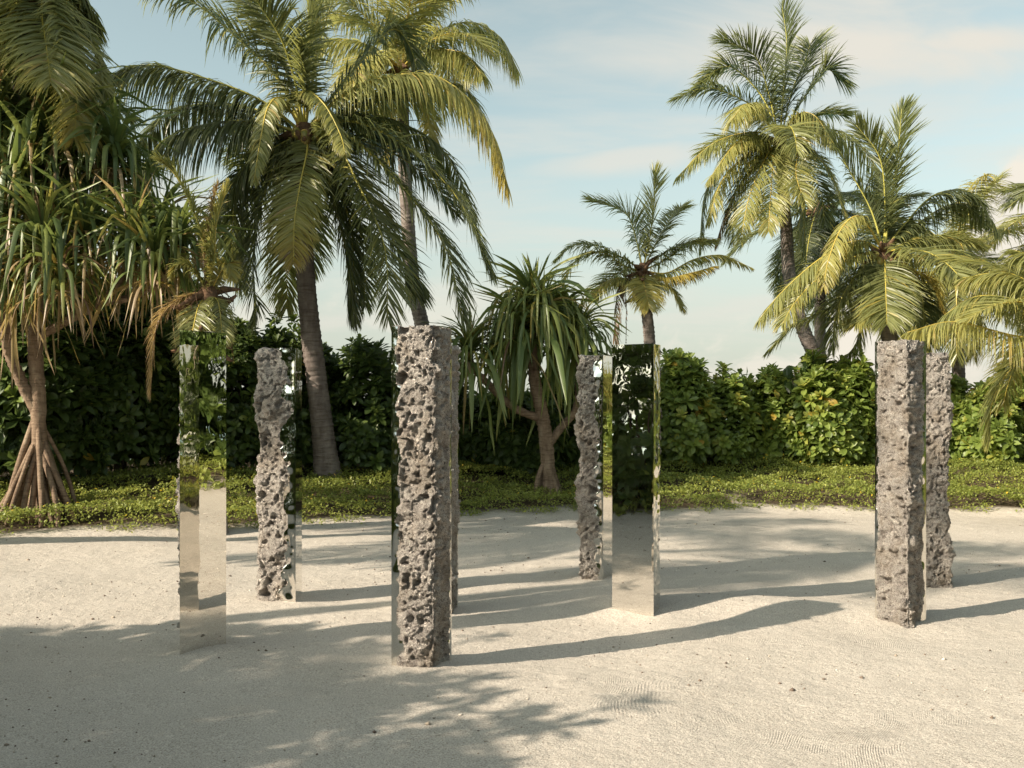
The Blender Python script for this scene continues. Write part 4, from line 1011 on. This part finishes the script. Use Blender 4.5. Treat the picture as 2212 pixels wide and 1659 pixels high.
# shrubs closing the clearing on the other sides (they show in the mirrors and shade the near sand)
ring = [(-11.5, 11.5), (-11.6, 9.3), (-10.8, 7.2), (-9.3, 5.6), (-7.6, 4.2), (-6.0, 2.9), (-4.9, 1.2), (-4.1, -.8), (-3.0, -2.8), (-1.6, -5.0), (.8, -6.4), (3.2, -7.0), (5.7, -6.9), (8.2, -6.2), (10.4, -4.7), (12.2, -2.6), (13.6, -.2), (14.6, 2.2), (15.2, 4.7), (15.4, 7.2), (15.0, 9.8), (14.2, 12.3), (13.2, 14.6), (12.0, 16.8)]
for k, (x, y) in enumerate(ring):
    shrub('leafy hedge shrub behind the viewer or beside the frame', x, y, (2.2 if k < 4 else 3.5 if k < 12 else 6.3) + .4 * math.sin(k * 1.9), 1.35 if k < 12 else 1.9, 1.35, 600 + k, low=.0, nobj=0, nfill=400 if k < 12 else 620, tint=.5, group='shrubs round the rest of the clearing', scale=1.35 if k < 12 else 1.85)

# ------------------------------------------------------------------ ground cover
def cover():
    r = np.random.default_rng(9); pts = []
    n = 150000; x = r.uniform(-14, 15, n); y = r.uniform(-7, 23, n)
    s = sdist(x, y); en = fbm(np.stack([x, y, 0 * x], 1), 2.2, 3, 21) * .26 - (r.random(n) < .05) * r.random(n) * .35
    s2 = s + en
    view = (y > 11) & (np.abs(x) < .56 * y + .6)
    keep = (s2 > .0) & (s < np.where(view, 5.2, 3.5)) & ((r.random(n) < 1.0) if True else 0) & (view | (r.random(n) < .28))
    x, y, s, view = x[keep], y[keep], s[keep], view[keep]
    z = ground(x, y, s)
    q = np.stack([x, y, 0 * x], 1)
    hgt = (.05 + .15 * sstep(0, .35, s)) * (1 + .50 * vnoise(q, 1.5, 33) + .32 * vnoise(q, 4.2, 34))
    n = len(x); per = 9
    # each plant: several small folded leaves scattered round a shoot
    X = np.repeat(x, per) + r.normal(0, .055, n * per); Yv = np.repeat(y, per) + r.normal(0, .055, n * per)
    Zc = np.repeat(z + hgt, per) - np.abs(r.normal(0, .035, n * per))
    vw = np.repeat(view, per); m_ = n * per
    L = np.where(vw, r.uniform(.030, .062, m_), r.uniform(.08, .13, m_)); az = r.uniform(0, 2 * PI, m_); el = r.normal(.45, .6, m_)
    d = np.stack([np.cos(az) * np.cos(el), np.sin(az) * np.cos(el), np.sin(el)], 1); sdv = np.stack([-np.sin(az), np.cos(az), r.normal(0, .35, m_)], 1)
    c = np.stack([X, Yv, Zc], 1); L3 = L[:, None]
    fl = (r.random(m_) < .006) & vw
    V = np.stack([c, c + d * L3 * .55 + sdv * L3 * .30, c + d * L3 + np.array([0, 0, -1.0]) * L3 * .15, c + d * L3 * .55 - sdv * L3 * .30], 1)
    tn = .42 + r.normal(0, .13, m_) + .10 * vnoise(c, 1.1, 60)
    tn = np.clip(tn, 0, .84); tn[fl] = .97
    V[fl, :, 2] += .045
    return V.reshape(-1, 3), np.arange(m_ * 4).reshape(-1, 4), np.repeat(tn, 4)
V, Fq, tt = cover()
print('cover quads', len(Fq))
kind(link('ground_cover', mesh('ground_cover', V, Fq, M_COVER, smooth=False, tint=tt)), 'stuff', 'low green creeping ground cover with tiny yellow flowers between sand and hedge')

r = np.random.default_rng(123)
n = 10000; x = r.uniform(-7, 9, n); y = 4.2 + r.random(n) ** 1.3 * 12.5; s_ = sdist(x, y); k_ = s_ < .15; x, y = x[k_], y[k_]; n = len(x)
q = np.stack([x, y, 0 * x], 1); k_ = r.random(n) < .35 + .9 * vnoise(q, .9, 91); x, y = x[k_], y[k_]; n = len(x)
z = ground(x, y); sz = r.lognormal(math.log(.0060), .40, n)
oct_ = np.array([(1, 0, 0), (0, 1, 0), (-1, 0, 0), (0, -1, 0), (0, 0, .7), (0, 0, -.7)]); of = np.array([(0, 1, 4), (1, 2, 4), (2, 3, 4), (3, 0, 4), (1, 0, 5), (2, 1, 5), (3, 2, 5), (0, 3, 5)])
V = (oct_[None] * (1 + r.normal(0, .25, (n, 6, 1)))) * sz[:, None, None] + np.stack([x, y, z + sz * .3], 1)[:, None]
Fq = (of[None] + (np.arange(n) * 6)[:, None, None]).reshape(-1, 3)
m, t = newmat('coral_bits'); a_ = t.add('ShaderNodeAttribute', attribute_name='tint').outputs['Fac']
b = t.add('ShaderNodeBsdfPrincipled', {'Base Color': t.ramp(a_, [(.0, (.10, .07, .055)), (.5, (.22, .17, .13)), (.75, (.45, .38, .3)), (1, (.78, .74, .68))]), 'Roughness': .8}); out(t, b.outputs[0])
kind(link('coral_bits', mesh('coral_bits', V.reshape(-1, 3), Fq, m, smooth=False, tint=np.repeat(r.random(n), 6))), 'stuff', 'tiny dark and pale coral bits scattered over the sand')
S.cycles.max_bounces = 8; S.cycles.diffuse_bounces = 3; S.cycles.glossy_bounces = 5; S.cycles.transmission_bounces = 3; S.cycles.transparent_max_bounces = 6
S.cycles.use_denoising = True
print('objects', len(bpy.data.objects), 'tris', sum(len(m.polygons) * 2 for m in bpy.data.meshes))
